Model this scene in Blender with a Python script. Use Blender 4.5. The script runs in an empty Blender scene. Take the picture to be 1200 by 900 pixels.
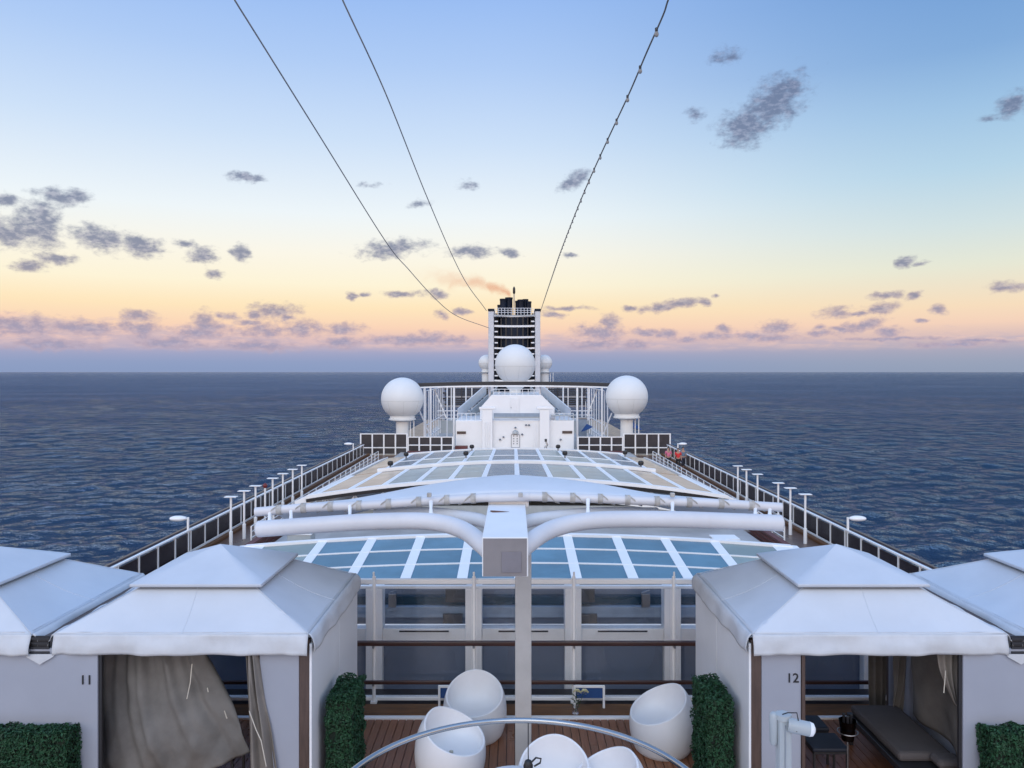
import bpy, math, random
import numpy as np
from mathutils import Vector, Matrix
random.seed(7); np.random.seed(7)
R = math.radians
SC = bpy.context.scene
COL = SC.collection
H = 38.0            # height of the camera above the sea; every z below is written relative to the camera
CX = -0.2           # the camera stands 0.2 m to the side of the ship's centre line
F = 0.75            # focal length as a fraction of the picture width

def srgb(r, g, b):
    f = lambda c: (c/255/12.92) if c/255 <= .04045 else ((c/255+.055)/1.055)**2.4
    return (f(r), f(g), f(b), 1)

# ------------------------------------------------------------------ camera
cam_d = bpy.data.cameras.new('camera'); cam = bpy.data.objects.new('camera', cam_d); COL.objects.link(cam)
cam.location = (CX, 0, H); cam.rotation_euler = (R(90), 0, 0)
cam_d.sensor_width = 36; cam_d.lens = 27; cam_d.clip_end = 200000; cam_d.clip_start = .1
cam_d.shift_x = -1.5/1200; cam_d.shift_y = -14.5/1200
SC.camera = cam
SC.view_settings.view_transform = 'Standard'; SC.view_settings.look = 'None'
SC.view_settings.exposure = 0; SC.view_settings.gamma = 1

# ------------------------------------------------------------------ sky
W = bpy.data.worlds.new('World'); SC.world = W; W.use_nodes = True
nt = W.node_tree; nt.nodes.clear()
class NT:
    def __init__(s, nt): s.nt = nt
    def n(s, typ, **kw):
        o = s.nt.nodes.new(typ)
        for k, v in kw.items(): setattr(o, k, v)
        return o
    def set(s, sock, v):
        if isinstance(v, bpy.types.NodeSocket): s.nt.links.new(v, sock)
        else: sock.default_value = v
    def m(s, op, a, b=0.0, c=None, clamp=False):
        o = s.n('ShaderNodeMath', operation=op, use_clamp=clamp); s.set(o.inputs[0], a); s.set(o.inputs[1], b)
        if c is not None: s.set(o.inputs[2], c)
        return o.outputs[0]
    def vm(s, op, a, b=(0,0,0), out=0):
        o = s.n('ShaderNodeVectorMath', operation=op); s.set(o.inputs[0], a); s.set(o.inputs[1], b)
        return o.outputs[out]
    def mix(s, f, a, b):
        o = s.n('ShaderNodeMix', data_type='RGBA'); s.set(o.inputs[0], f); s.set(o.inputs[6], a); s.set(o.inputs[7], b)
        return o.outputs[2]
    def noise(s, vec, scale, detail=4, rough=.55, dist=0, color=False):
        o = s.n('ShaderNodeTexNoise'); s.set(o.inputs['Vector'], vec); o.inputs['Scale'].default_value = scale
        o.inputs['Detail'].default_value = detail; o.inputs['Roughness'].default_value = rough
        o.inputs['Distortion'].default_value = dist
        return o.outputs[1 if color else 0]
    def ramp(s, f, stops, interp='LINEAR'):
        o = s.n('ShaderNodeValToRGB'); s.set(o.inputs[0], f); cr = o.color_ramp; cr.interpolation = interp
        while len(cr.elements) < len(stops): cr.elements.new(.5)
        for e, (p, c) in zip(cr.elements, stops): e.position = p; e.color = c if len(c) == 4 else (*c, 1)
        return o.outputs[0]
    def smooth(s, x, a, b):
        o = s.n('ShaderNodeMapRange', interpolation_type='SMOOTHSTEP'); s.set(o.inputs[0], x)
        s.set(o.inputs[1], a); s.set(o.inputs[2], b); return o.outputs[0]
w = NT(nt)
tc = w.n('ShaderNodeTexCoord').outputs['Generated']
sep = w.n('ShaderNodeSeparateXYZ'); w.set(sep.inputs[0], tc)
dx, dy, dz = sep.outputs
el = w.m('ARCSINE', dz)                         # elevation, radians
az = w.m('ARCTAN2', dx, dy)                     # azimuth from straight aft, radians
ef = w.m('MULTIPLY', el, 1/(math.pi/2))
def st(lst): return [(math.atan(t)/(math.pi/2), srgb(*c)) for t, c in lst]
LEFT = st([(0,(140,157,194)),(.010,(142,159,196)),(.024,(162,166,198)),(.040,(224,192,190)),(.056,(251,213,185)),(.082,(255,231,190)),
           (.111,(254,244,216)),(.15,(251,247,233)),(.20,(238,246,250)),(.296,(205,225,249)),(.396,(175,204,246)),(.48,(155,190,243)),(.75,(138,176,240)),(1.6,(138,178,242)),(40,(138,180,244))])
RIGHT = st([(0,(148,160,184)),(.010,(152,163,186)),(.024,(168,168,188)),(.040,(216,190,188)),(.056,(245,211,188)),(.075,(247,222,190)),
           (.12,(230,232,214)),(.165,(210,226,228)),(.229,(182,213,233)),(.30,(158,195,229)),(.365,(132,173,220)),(.45,(116,160,215)),(.75,(118,162,224)),(1.6,(132,174,238)),(40,(138,180,244))])
side = w.smooth(az, -.05, .58)
back = w.smooth(w.m('MULTIPLY', dy, -1), -.75, .7)       # towards the set sun, behind the camera
sky = w.mix(side, w.ramp(ef, LEFT), w.ramp(ef, RIGHT))
GLOW = st([(0,(235,180,160)),(.05,(240,200,180)),(.2,(228,218,216)),(.5,(192,211,236)),(1,(162,194,241)),(3,(142,182,245)),(40,(138,180,244))])
lit = w.vm('MULTIPLY', w.ramp(ef, GLOW), (1.95,1.88,1.78))     # the side the sun has just left is brighter
sky = w.mix(back, sky, lit)
# broad cloud bank lying on the horizon
band = w.n('ShaderNodeCombineXYZ')
w.set(band.inputs[0], w.m('MULTIPLY', dx, 1)); w.set(band.inputs[1], dy); w.set(band.inputs[2], w.m('MULTIPLY', el, 5.0))
bn = w.noise(band.outputs[0], 9, 6, .6)
bank_h = w.m('ADD', .056, w.m('MULTIPLY', w.m('SUBTRACT', w.smooth(az, .0, -.75), .4), .022))
bank = w.smooth(w.m('ADD', w.m('MULTIPLY', w.m('SUBTRACT', bn, .5), .085), w.m('SUBTRACT', bank_h, el)), .004, .014)
fine = w.noise(band.outputs[0], 26, 5, .6)
bankc = w.mix(w.smooth(fine, .40, .62), srgb(176,172,198), srgb(250,210,194))
bankf = w.m('MULTIPLY', bank, w.smooth(el, .020, .042))
sky = w.mix(w.m('MULTIPLY', bankf, .40), sky, bankc)
# single clouds: position and size given in photograph pixels, kept as azimuth and elevation
CL = [(905,122,48,22,-.55),(872,148,34,20,-.3),(928,103,36,16,-.1,.2),(853,66,34,12,.1,.38),(1186,122,20,12,.1),(1160,138,24,7,.1,.38),(813,134,20,9,0,.38),(672,212,20,8,-.5),
 (290,207,20,6,0),(434,217,26,5,0,.38),(548,216,20,7,0,.38),(490,240,24,6,-.2,.38),(462,292,44,10,-.12),(553,295,30,7,0),(598,296,14,5,0),
 (75,232,36,10,-.1),(8,272,50,16,0),(45,262,32,28,.2),(5,235,16,9,0),(118,280,36,13,.1),(165,288,30,11,.1),(215,285,16,5,0),(238,299,20,9,-.1),(283,297,12,9,.3),
 (34,312,22,7,-.1),(62,302,26,7,0),(250,320,10,6,0),(322,364,30,9,.05),(298,368,14,6,0),(265,372,16,5,0),(290,378,22,4,0),(15,382,70,13,.02),(100,384,46,9,.05),(165,370,24,7,0),
 (160,384,28,8,0),(170,386,14,10,0),(235,388,40,10,-.1),(240,380,16,14,0),(310,388,36,8,0),(355,385,26,10,0),(400,386,28,7,0),(445,398,20,5,0),(480,398,36,7,0),(505,396,24,7,0),
 (470,345,24,4,0),(512,344,16,5,0),(530,400,24,6,0),(540,365,12,4,0),(517,368,10,6,.2),(400,402,30,6,0),(60,404,60,7,0),(200,402,50,8,0),(300,405,50,7,0),
 (412,347,7,4,0),(425,345,9,3,0),(335,372,12,4,0),(705,390,34,10,0),(668,361,30,3,0),(648,369,20,4,0),(716,380,12,12,-.7),(755,390,18,6,0),(782,391,16,6,0),(772,361,26,5,-.1),(798,355,28,5,-.1),(825,354,10,4,0),
 (700,404,36,6,0),(745,403,20,5,0),(835,394,26,5,0),(850,386,14,5,0),(805,398,20,3,0),(880,394,22,5,0),(912,384,24,8,0),(908,396,34,6,0),(977,367,24,7,0),(1031,362,22,7,-.1),(1004,367,20,3,0),
 (1012,381,34,7,-.2),(985,386,18,4,0),(962,385,12,4,0),(1036,347,22,4,0),(1072,347,14,4,-.3),(1101,362,12,5,0),(1042,389,18,6,0),(1062,307,14,6,-.2),(1078,309,12,3,0),(1078,377,8,3,0),(965,392,24,4,0),
 (1182,337,28,6,.05),(1040,397,70,2,0),(1150,400,60,2.5,0),(1120,404,60,4,0),(840,346,8,3,0),(738,361,10,3,0),(665,300,10,3,0),(617,383,8,4,0)]
skyf = w.n('ShaderNodeBackground'); w.set(skyf.inputs[0], sky); result = skyf.outputs[0]
# the clouds are evaluated sector by sector, so a ray only works through the few clouds near it
NS = 14; A0, A1 = -.64, .64
for k in range(NS):
    lo = A0+(A1-A0)*k/NS; hi = A0+(A1-A0)*(k+1)/NS
    near = []
    for (px, py, rx, ry, rot, *fa) in CL:
        tx = (px-601.5)/900; ty = (435.5-py)/900; c2 = 1/(1+tx*tx); a0 = math.atan(tx); e0 = math.atan(ty*math.sqrt(c2))
        ext = rx/900*c2*1.9+.03
        if a0+ext > lo and a0-ext < hi: near.append((a0, e0, rx/900*c2*1.15, ry/900*math.sqrt(c2)*1.35, rot, fa[0] if fa else 0))
    ae = w.n('ShaderNodeCombineXYZ'); w.set(ae.inputs[0], az); w.set(ae.inputs[1], el)
    warp = w.noise(w.vm('MULTIPLY', tc, (1,1,1.7)), 30, 4, .6, color=True)
    aew = w.vm('ADD', ae.outputs[0], w.vm('MULTIPLY', w.vm('SUBTRACT', warp, (.5,.5,.5)), (.022,.013,0)))
    dmin = None
    for (a0, e0, sx_, sy_, rot, faint) in near:
        mp = w.n('ShaderNodeMapping', vector_type='TEXTURE')
        if dmin is not None:        # keeps the shader evaluating one cloud after the other
            ma = w.n('ShaderNodeVectorMath', operation='MULTIPLY_ADD'); w.set(ma.inputs[0], dmin); ma.inputs[1].default_value = (1e-8,)*3; w.set(ma.inputs[2], aew); aew = ma.outputs[0]
        w.set(mp.inputs[0], aew); mp.inputs[1].default_value = (a0, e0, 0); mp.inputs[2].default_value = (0, 0, -rot)
        mp.inputs[3].default_value = (sx_, sy_, 1)
        ln = w.vm('LENGTH', w.vm('MULTIPLY', mp.outputs[0], (1,1,0)), out=1)
        if faint: ln = w.m('ADD', ln, faint)
        dmin = ln if dmin is None else w.m('MINIMUM', dmin, ln)
    fluff = w.noise(w.vm('MULTIPLY', tc, (1,1,1.7)), 70, 6, .62)
    dens = w.m('ADD', w.m('SUBTRACT', 1.0, dmin), w.m('MULTIPLY', w.m('SUBTRACT', fluff, .5), 1.7))
    mask = w.smooth(dens, -.10, .75)
    ccol = w.ramp(w.m('MULTIPLY', el, 1/.4), [(0, srgb(160,160,190)), (.12, srgb(154,152,180)), (.2, srgb(132,134,162)), (.4, srgb(118,128,156)), (.9, srgb(104,118,150))])
    thick = w.smooth(dens, .35, 1.1)
    ccol = w.mix(w.m('MULTIPLY', w.m('SUBTRACT', 1, thick), w.m('MULTIPLY', w.smooth(el, .16, .05), .35)), ccol, srgb(222,184,180))
    puff = w.noise(w.vm('MULTIPLY', tc, (1,1,1.9)), 120, 4, .6)
    ccol = w.mix(w.m('MULTIPLY', w.smooth(puff, .42, .68), .38), ccol, w.mix(.55, sky, srgb(206,196,214)))
    cs = w.mix(w.m('MULTIPLY', mask, .88), sky, ccol)
    bgc = w.n('ShaderNodeBackground'); w.set(bgc.inputs[0], cs)
    ins = w.m('MULTIPLY', w.m('MULTIPLY', w.m('GREATER_THAN', az, lo), w.m('LESS_THAN', az, hi)), w.m('MULTIPLY', w.m('GREATER_THAN', el, .0), w.m('LESS_THAN', el, .46)))
    mx = w.n('ShaderNodeMixShader'); w.set(mx.inputs[0], ins); w.set(mx.inputs[1], result); w.set(mx.inputs[2], bgc.outputs[0]); result = mx.outputs[0]
wo = w.n('ShaderNodeOutputWorld'); w.set(wo.inputs[0], result)
W.cycles.sampling_method = 'MANUAL'; W.cycles.sample_map_resolution = 512

# ------------------------------------------------------------------ the last glow of the sun, very soft
sd = bpy.data.lights.new('sun', 'SUN'); sd.energy = .8; sd.angle = R(50); sd.color = (1, .95, .88)
so = bpy.data.objects.new('sun', sd); COL.objects.link(so); so.location = (0, 0, H+60)
so.rotation_euler = (R(62), 0, R(-12))

# ------------------------------------------------------------------ helpers
def P(px, py, D):                       # the point at depth D seen at that place of the photograph
    return Vector(((px-601.5)/900*D+CX, D, (435.5-py)/900*D))
class MB:
    def __init__(s): s.v = []; s.f = []
    def add(s, vs, fs):
        b = len(s.v); s.v += [tuple(p) for p in vs]; s.f += [tuple(i+b for i in f) for f in fs]; return s
    def box(s, x0, x1, y0, y1, z0, z1):
        return s.add([(x0,y0,z0),(x1,y0,z0),(x1,y1,z0),(x0,y1,z0),(x0,y0,z1),(x1,y0,z1),(x1,y1,z1),(x0,y1,z1)],
                     [(0,3,2,1),(4,5,6,7),(0,1,5,4),(1,2,6,5),(2,3,7,6),(3,0,4,7)])
    def bar(s, a, b, wx, wz):           # square bar from a to b
        a = Vector(a); b = Vector(b); d = (b-a).normalized()
        up = Vector((0,0,1)) if abs(d.z) < .95 else Vector((0,1,0))
        u = d.cross(up).normalized()*wx/2; v = d.cross(u).normalized()*wz/2
        vs = [a-u-v, a+u-v, a+u+v, a-u+v, b-u-v, b+u-v, b+u+v, b-u+v]
        return s.add(vs, [(0,1,2,3),(7,6,5,4),(0,4,5,1),(1,5,6,2),(2,6,7,3),(3,7,4,0)])
    def tube(s, pts, r, seg=10, cap=True):
        pts = [Vector(p) for p in pts]; n = len(pts); rs = r if isinstance(r, (list, tuple)) else [r]*n
        b = len(s.v); pu = None
        for i, p in enumerate(pts):
            d = (pts[min(i+1,n-1)]-pts[max(i-1,0)]).normalized()
            if pu is None: pu = d.orthogonal().normalized()
            u = (pu-d*pu.dot(d)).normalized(); pu = u; v = d.cross(u)
            for k in range(seg):
                a = 2*math.pi*k/seg; s.v.append(tuple(p+(u*math.cos(a)+v*math.sin(a))*rs[i]))
        for i in range(n-1):
            for k in range(seg):
                k2 = (k+1) % seg
                s.f.append((b+i*seg+k, b+i*seg+k2, b+(i+1)*seg+k2, b+(i+1)*seg+k))
        if cap:
            s.f.append(tuple(b+k for k in range(seg))[::-1]); s.f.append(tuple(b+(n-1)*seg+k for k in range(seg)))
        return s
    def lathe(s, prof, c, seg=24):
        b = len(s.v)
        for (r, z) in prof:
            for k in range(seg):
                a = 2*math.pi*k/seg; s.v.append((c[0]+r*math.cos(a), c[1]+r*math.sin(a), c[2]+z))
        for i in range(len(prof)-1):
            for k in range(seg):
                k2 = (k+1) % seg; s.f.append((b+i*seg+k, b+i*seg+k2, b+(i+1)*seg+k2, b+(i+1)*seg+k))
        s.f.append(tuple(b+k for k in range(seg))[::-1]); s.f.append(tuple(b+(len(prof)-1)*seg+k for k in range(seg)))
        return s
    def patch(s, fn, nu, nv):
        b = len(s.v)
        for i in range(nu+1):
            for j in range(nv+1): s.v.append(tuple(fn(i/nu, j/nv)))
        for i in range(nu):
            for j in range(nv):
                q = b+i*(nv+1)+j; s.f.append((q, q+nv+1, q+nv+2, q+1))
        return s
    def prism(s, poly, d):
        n = len(poly); d = Vector(d); a = [Vector(p) for p in poly]
        s.add(a+[p+d for p in a], [tuple(range(n))[::-1], tuple(range(n, 2*n))]+[(i, (i+1) % n, n+(i+1) % n, n+i) for i in range(n)])
        return s
ORG = {}
def tag(o, label=None, cat=None, group=None, kind=None):
    for k, v in (('label', label), ('category', cat), ('group', group), ('kind', kind)):
        if v: o[k] = v
    return o
def thing(name, label, cat, loc=(0,0,0), group=None, kind=None):
    o = bpy.data.objects.new(name, None); COL.objects.link(o); o.empty_display_size = .3
    o.location = (loc[0], loc[1], loc[2]+H); ORG[o] = Vector(loc)
    return tag(o, label, cat, group, kind)
def islands(vs, fs):
    p = list(range(len(vs)))
    def find(i):
        while p[i] != i: p[i] = p[p[i]]; i = p[i]
        return i
    for f in fs:
        r0 = find(f[0])
        for i in f[1:]: p[find(i)] = r0
    g = {}
    for f in fs: g.setdefault(find(f[0]), []).append(f)
    out = []
    for k, ff in g.items():
        ids = sorted({i for f in ff for i in f}); m = {a: b for b, a in enumerate(ids)}
        q = MB(); q.v = [vs[i] for i in ids]; q.f = [tuple(m[i] for i in f) for f in ff]; out.append(q)
    return out
SPLIT = {'bracket', 'frame', 'gallery_floor', 'ladder', 'deck_rail', 'vent_louvre', 'black_seal_', 'middle_rail_', 'tread', 'box_body'}
STUFF = {'vent_frame', 'roof_rail', 'side_rail', 'top_railing', 'notice_marks', 'seam', 'truss', 'bloom', 'leaf_cluster', 'edge_hem', 'lacing'}
def make(name, mb, mat, parent=None, smooth=0, bevel=0, solid=0, subsurf=0, nosplit=False):
    if name in SPLIT and not nosplit and parent is not None:
        isl = islands(mb.v, mb.f)
        if len(isl) > 1: return [make(name, q, mat, parent, smooth, bevel, solid, subsurf, True) for q in isl][0]
    if isinstance(mb, MB): vs, fs = mb.v, mb.f
    if parent is not None: org = ORG[parent]
    else:
        a = np.array(vs); mn, mx = a.min(0), a.max(0); org = Vector(((mn[0]+mx[0])/2, (mn[1]+mx[1])/2, mn[2]))
    me = bpy.data.meshes.new(name)
    me.from_pydata([(p[0]-org[0], p[1]-org[1], p[2]-org[2]) for p in vs], [], fs)
    me.validate(); me.materials.append(mat)
    if name in ('roof_canvas', 'roof_cap'):
        import bmesh
        bb = bmesh.new(); bb.from_mesh(me); bmesh.ops.remove_doubles(bb, verts=bb.verts, dist=.004); bb.to_mesh(me); bb.free()
    o = bpy.data.objects.new(name, me); COL.objects.link(o)
    if parent is not None: o.parent = parent
    else: o.location = (org[0], org[1], org[2]+H)
    ORG[o] = Vector(org)
    if smooth:
        me.polygons.foreach_set('use_smooth', [True]*len(me.polygons)); me.set_sharp_from_angle(angle=R(smooth))
    if solid: m = o.modifiers.new('thickness', 'SOLIDIFY'); m.thickness = solid; m.offset = 0
    if bevel:
        m = o.modifiers.new('bevel', 'BEVEL'); m.width = bevel; m.segments = 2; m.limit_method = 'ANGLE'
    if subsurf: m = o.modifiers.new('subdivision', 'SUBSURF'); m.levels = subsurf; m.render_levels = subsurf
    if name in STUFF: o['kind'] = 'stuff'
    return o
def copy_tree(o, parent=None, off=None):
    c = o.copy(); COL.objects.link(c)
    if parent: c.parent = parent
    if off is not None: c.location = Vector(c.location)+Vector(off)
    for ch in list(o.children): copy_tree(ch, c)
    return c
def struct(name, mb, mat, **k): return tag(make(name, mb, mat, **k), kind='structure')

# ------------------------------------------------------------------ materials
def mat(name, col, rough=.5, tilt=0, metal=0, var=.06, scale=3, bump=0, bscale=40, spec=None, dirt=0, dirtcol=(.25,.22,.2,1), trans=0, stretch=(1,1,1), coat=0):
    m = bpy.data.materials.new(name); m.use_nodes = True; t = NT(m.node_tree)
    p = m.node_tree.nodes['Principled BSDF']
    co = t.n('ShaderNodeTexCoord').outputs['Object']
    if stretch != (1,1,1): co = t.vm('MULTIPLY', co, stretch)
    nz = t.noise(co, scale, 5, .6)
    c = (*col[:3], 1)
    dark = tuple(x*(1-var*2) for x in c[:3])+(1,); lite = tuple(min(1, x*(1+var)) for x in c[:3])+(1,)
    cc = t.mix(t.smooth(nz, .3, .7), dark, lite)
    if dirt:
        dn = t.noise(t.vm('MULTIPLY', co, (1,1,.35)), scale*2.3, 6, .7)
        cc = t.mix(t.m('MULTIPLY', t.smooth(dn, .52, .75), dirt), cc, dirtcol)
    if tilt:        # uneven reflection from pane to pane, put into the base colour
        rnd = t.n('ShaderNodeObjectInfo').outputs['Random']
        cc = t.mix(t.m('MULTIPLY', rnd, tilt), cc, tuple(x*.62 for x in col[:3])+(1,))
    t.set(p.inputs['Base Color'], cc); p.inputs['Metallic'].default_value = metal
    t.set(p.inputs['Roughness'], t.m('ADD', rough-.06, t.m('MULTIPLY', nz, .12), clamp=True))
    if spec is not None: p.inputs['Specular IOR Level'].default_value = spec
    if trans: p.inputs['Transmission Weight'].default_value = trans
    if coat: p.inputs['Coat Weight'].default_value = coat
    if bump:
        b = t.n('ShaderNodeBump'); b.inputs['Strength'].default_value = bump; b.inputs['Distance'].default_value = .01
        t.set(b.inputs['Height'], t.noise(co, bscale, 3, .5)); t.set(p.inputs['Normal'], b.outputs[0])
    return m
WHITE = mat('white_paint', (.84,.84,.84), .38, var=.01, dirt=.09, dirtcol=(.62,.55,.46,1), scale=.8, bump=.05, bscale=9)
WHITEW = mat('white_paint_weathered', (.82,.82,.82), .5, var=.02, dirt=.12, dirtcol=(.48,.42,.36,1), scale=1.1, bump=.08, bscale=12)
PANEL = mat('white_laminate_shaded', (.33,.355,.42), .42, var=.03, scale=.8, dirt=.05, dirtcol=(.4,.38,.36,1))  # white front walls, their weaker light put into a darker colour
ARMW = mat('arm_paint', (.60,.61,.64), .42, var=.03, dirt=.10, dirtcol=(.45,.42,.38,1), scale=1.2)
SIDEP = mat('white_side_panel_lit', (.78,.80,.83), .4, var=.03, scale=.8, dirt=.08, dirtcol=(.6,.6,.6,1))  # same white panelling, coloured lighter for the light on the side walls
PILW = mat('bright_white_paint', (.90,.90,.90), .35, var=.01)
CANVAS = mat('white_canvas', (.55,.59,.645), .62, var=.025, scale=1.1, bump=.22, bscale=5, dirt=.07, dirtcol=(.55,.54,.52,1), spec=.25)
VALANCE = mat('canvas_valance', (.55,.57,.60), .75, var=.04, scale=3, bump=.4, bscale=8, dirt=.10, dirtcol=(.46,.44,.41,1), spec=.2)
TAUPE = mat('taupe_curtain', (.175,.168,.160), .9, var=.10, scale=2, bump=.5, bscale=14, spec=.15)
TAUPEL = mat('light_curtain', (.24,.22,.20), .9, var=.08, scale=2, bump=.25, bscale=90, spec=.15)
CORD = mat('cord', (.62,.58,.5), .8)
BROWN = mat('brown_frame', (.085,.055,.045), .5, var=.12, stretch=(6,6,.6), scale=5)
DARKM = mat('dark_metal', (.022,.022,.026), .45)
BLACK = mat('black_plastic', (.012,.012,.014), .4)
NAVY = mat('navy_paint', (.006,.012,.026), .5, var=.2, scale=.6, spec=.2)
STEEL = mat('stainless_steel', (.42,.415,.41), .2, metal=1, var=.03)
STEELD = mat('dull_steel', (.35,.36,.38), .35, metal=1)
CHAIR = mat('moulded_white_plastic', (.72,.73,.75), .42, var=.02, scale=1, dirt=.06, dirtcol=(.55,.53,.5,1), spec=.4)
GREYP = mat('grey_plastic', (.40,.43,.44), .4, var=.03)
DEEP = mat('slate_panel', (.155,.19,.26), .45, var=.05, scale=.6, spec=.35)
SLATE2 = mat('slate_blue_panel', (.20,.235,.30), .4, var=.06, scale=.7, spec=.3)
TEAL = mat('dark_teal', (.015,.05,.08), .3)
HAZEB = mat('pale_blue_metal', (.27,.34,.43), .4)
BOXM = mat('grey_brown_box', (.075,.07,.07), .6)
RAILW = mat('varnished_rail', (.05,.02,.016), .35, var=.15, stretch=(1,6,6), scale=3)
MATT = mat('charcoal_cushion', (.088,.078,.078), .85, var=.05, scale=3, bump=.2, bscale=120)
BLUEG = mat('blue_fabric', (.02,.07,.22), .8)
PANEW = mat('smoked_panel', (.020,.018,.026), .22, var=.2, scale=.5, spec=.4)
PANEX = mat('smoked_screen', (.045,.042,.048), .35, var=.2, scale=.5, spec=.4)
GREYR = mat('radome_white', (.74,.75,.74), .45, var=.015, scale=.4)
DECKG = mat('pale_deck_paint', (.42,.40,.38), .7, var=.1, scale=.4, dirt=.2)
HULL = mat('hull_paint', (.7,.7,.7), .4, scale=.2)
REDB = mat('red_brown_paint', (.12,.03,.028), .6, var=.12)
ORANGE = mat('teak_trim', (.15,.062,.018), .5, var=.2, stretch=(.6,5,5), scale=4)
CREAM = mat('cream_petal', (.74,.68,.42), .8); GREEN = mat('leaf_green', (.035,.07,.02), .6)

def teak(name, axis, base, gap, bright=1.0):
    m = bpy.data.materials.new(name); m.use_nodes = True; t = NT(m.node_tree); p = m.node_tree.nodes['Principled BSDF']
    g = t.n('ShaderNodeNewGeometry').outputs['Position']
    oi = t.n('ShaderNodeObjectInfo').outputs['Random']
    st_ = (30, 1.2, 1) if axis == 'y' else (1.2, 30, 1)
    n1 = t.noise(t.vm('ADD', t.vm('MULTIPLY', g, st_), t.n('ShaderNodeObjectInfo').outputs['Location']), 2, 5, .6)
    n2 = t.noise(g, 1.3, 4, .6)
    c = t.mix(t.smooth(n1, .3, .72), tuple(x*.72 for x in base)+(1,), tuple(x*1.25 for x in base)+(1,))
    c = t.mix(t.m('MULTIPLY', oi, .45), c, tuple(x*y for x, y in zip(base, (.62,.66,.75)))+(1,))
    c = t.mix(t.m('MULTIPLY', t.smooth(n2, .45, .7), .35), c, tuple(x*y for x, y in zip(base, (1.1,1.25,1.5)))+(1,))
    if gap:
        s = t.n('ShaderNodeSeparateXYZ'); t.set(s.inputs[0], g)
        fr = t.m('FRACT', t.m('MULTIPLY', s.outputs[0], 1/gap))
        c = t.mix(t.m('LESS_THAN', fr, .08), c, (.012,.01,.01,1))
    t.set(p.inputs['Base Color'], c); t.set(p.inputs['Roughness'], t.m('ADD', .10, t.m('MULTIPLY', n2, .45)))
    b = t.n('ShaderNodeBump'); b.inputs['Strength'].default_value = .25; b.inputs['Distance'].default_value = .004
    t.set(b.inputs['Height'], n1); t.set(p.inputs['Normal'], b.outputs[0])
    return m
TEAK = teak('wet_teak', 'y', (.23,.088,.038), 0)
TRACK = teak('track_teak', 'y', (.16,.085,.055), .12)

def glass(name, tint, refl=.12, rough=.02):
    m = bpy.data.materials.new(name); m.use_nodes = True; t = NT(m.node_tree); m.node_tree.nodes.clear()
    tr = t.n('ShaderNodeBsdfTransparent'); tr.inputs[0].default_value = (*tint, 1)
    gl = t.n('ShaderNodeBsdfGlossy'); gl.inputs['Roughness'].default_value = rough; gl.inputs[0].default_value = (.85,.9,1,1)
    lw = t.n('ShaderNodeLayerWeight'); lw.inputs[0].default_value = .25
    nz = t.noise(t.n('ShaderNodeTexCoord').outputs['Object'], 2, 3)
    f = t.m('ADD', t.m('MULTIPLY', lw.outputs[0], .5), t.m('MULTIPLY', nz, refl), clamp=True)
    mx = t.n('ShaderNodeMixShader'); t.set(mx.inputs[0], f); t.set(mx.inputs[1], tr.outputs[0]); t.set(mx.inputs[2], gl.outputs[0])
    o = t.n('ShaderNodeOutputMaterial'); t.set(o.inputs[0], mx.outputs[0]); return m
CLEAR = glass('clear_glass', (.98,.985,.99), .03)

def pane_mat(name, col, spec=.16, rough=.25):
    return mat(name, col, rough, tilt=.55, var=.10, scale=.5, spec=spec if col[0] < .2 else .08, dirt=.12, dirtcol=tuple(min(1, c*1.6) for c in col)+(1,))
PBLUE = pane_mat('blue_tinted_pane', (.115,.24,.32)); PGREEN = pane_mat('pale_green_pane', (.30,.37,.36))
PGREY = pane_mat('blue_grey_pane', (.13,.20,.25)); PBEIGE = pane_mat('beige_shaded_pane', (.66,.50,.36)); PSAGE = pane_mat('sage_pane', (.37,.42,.40))

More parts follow.
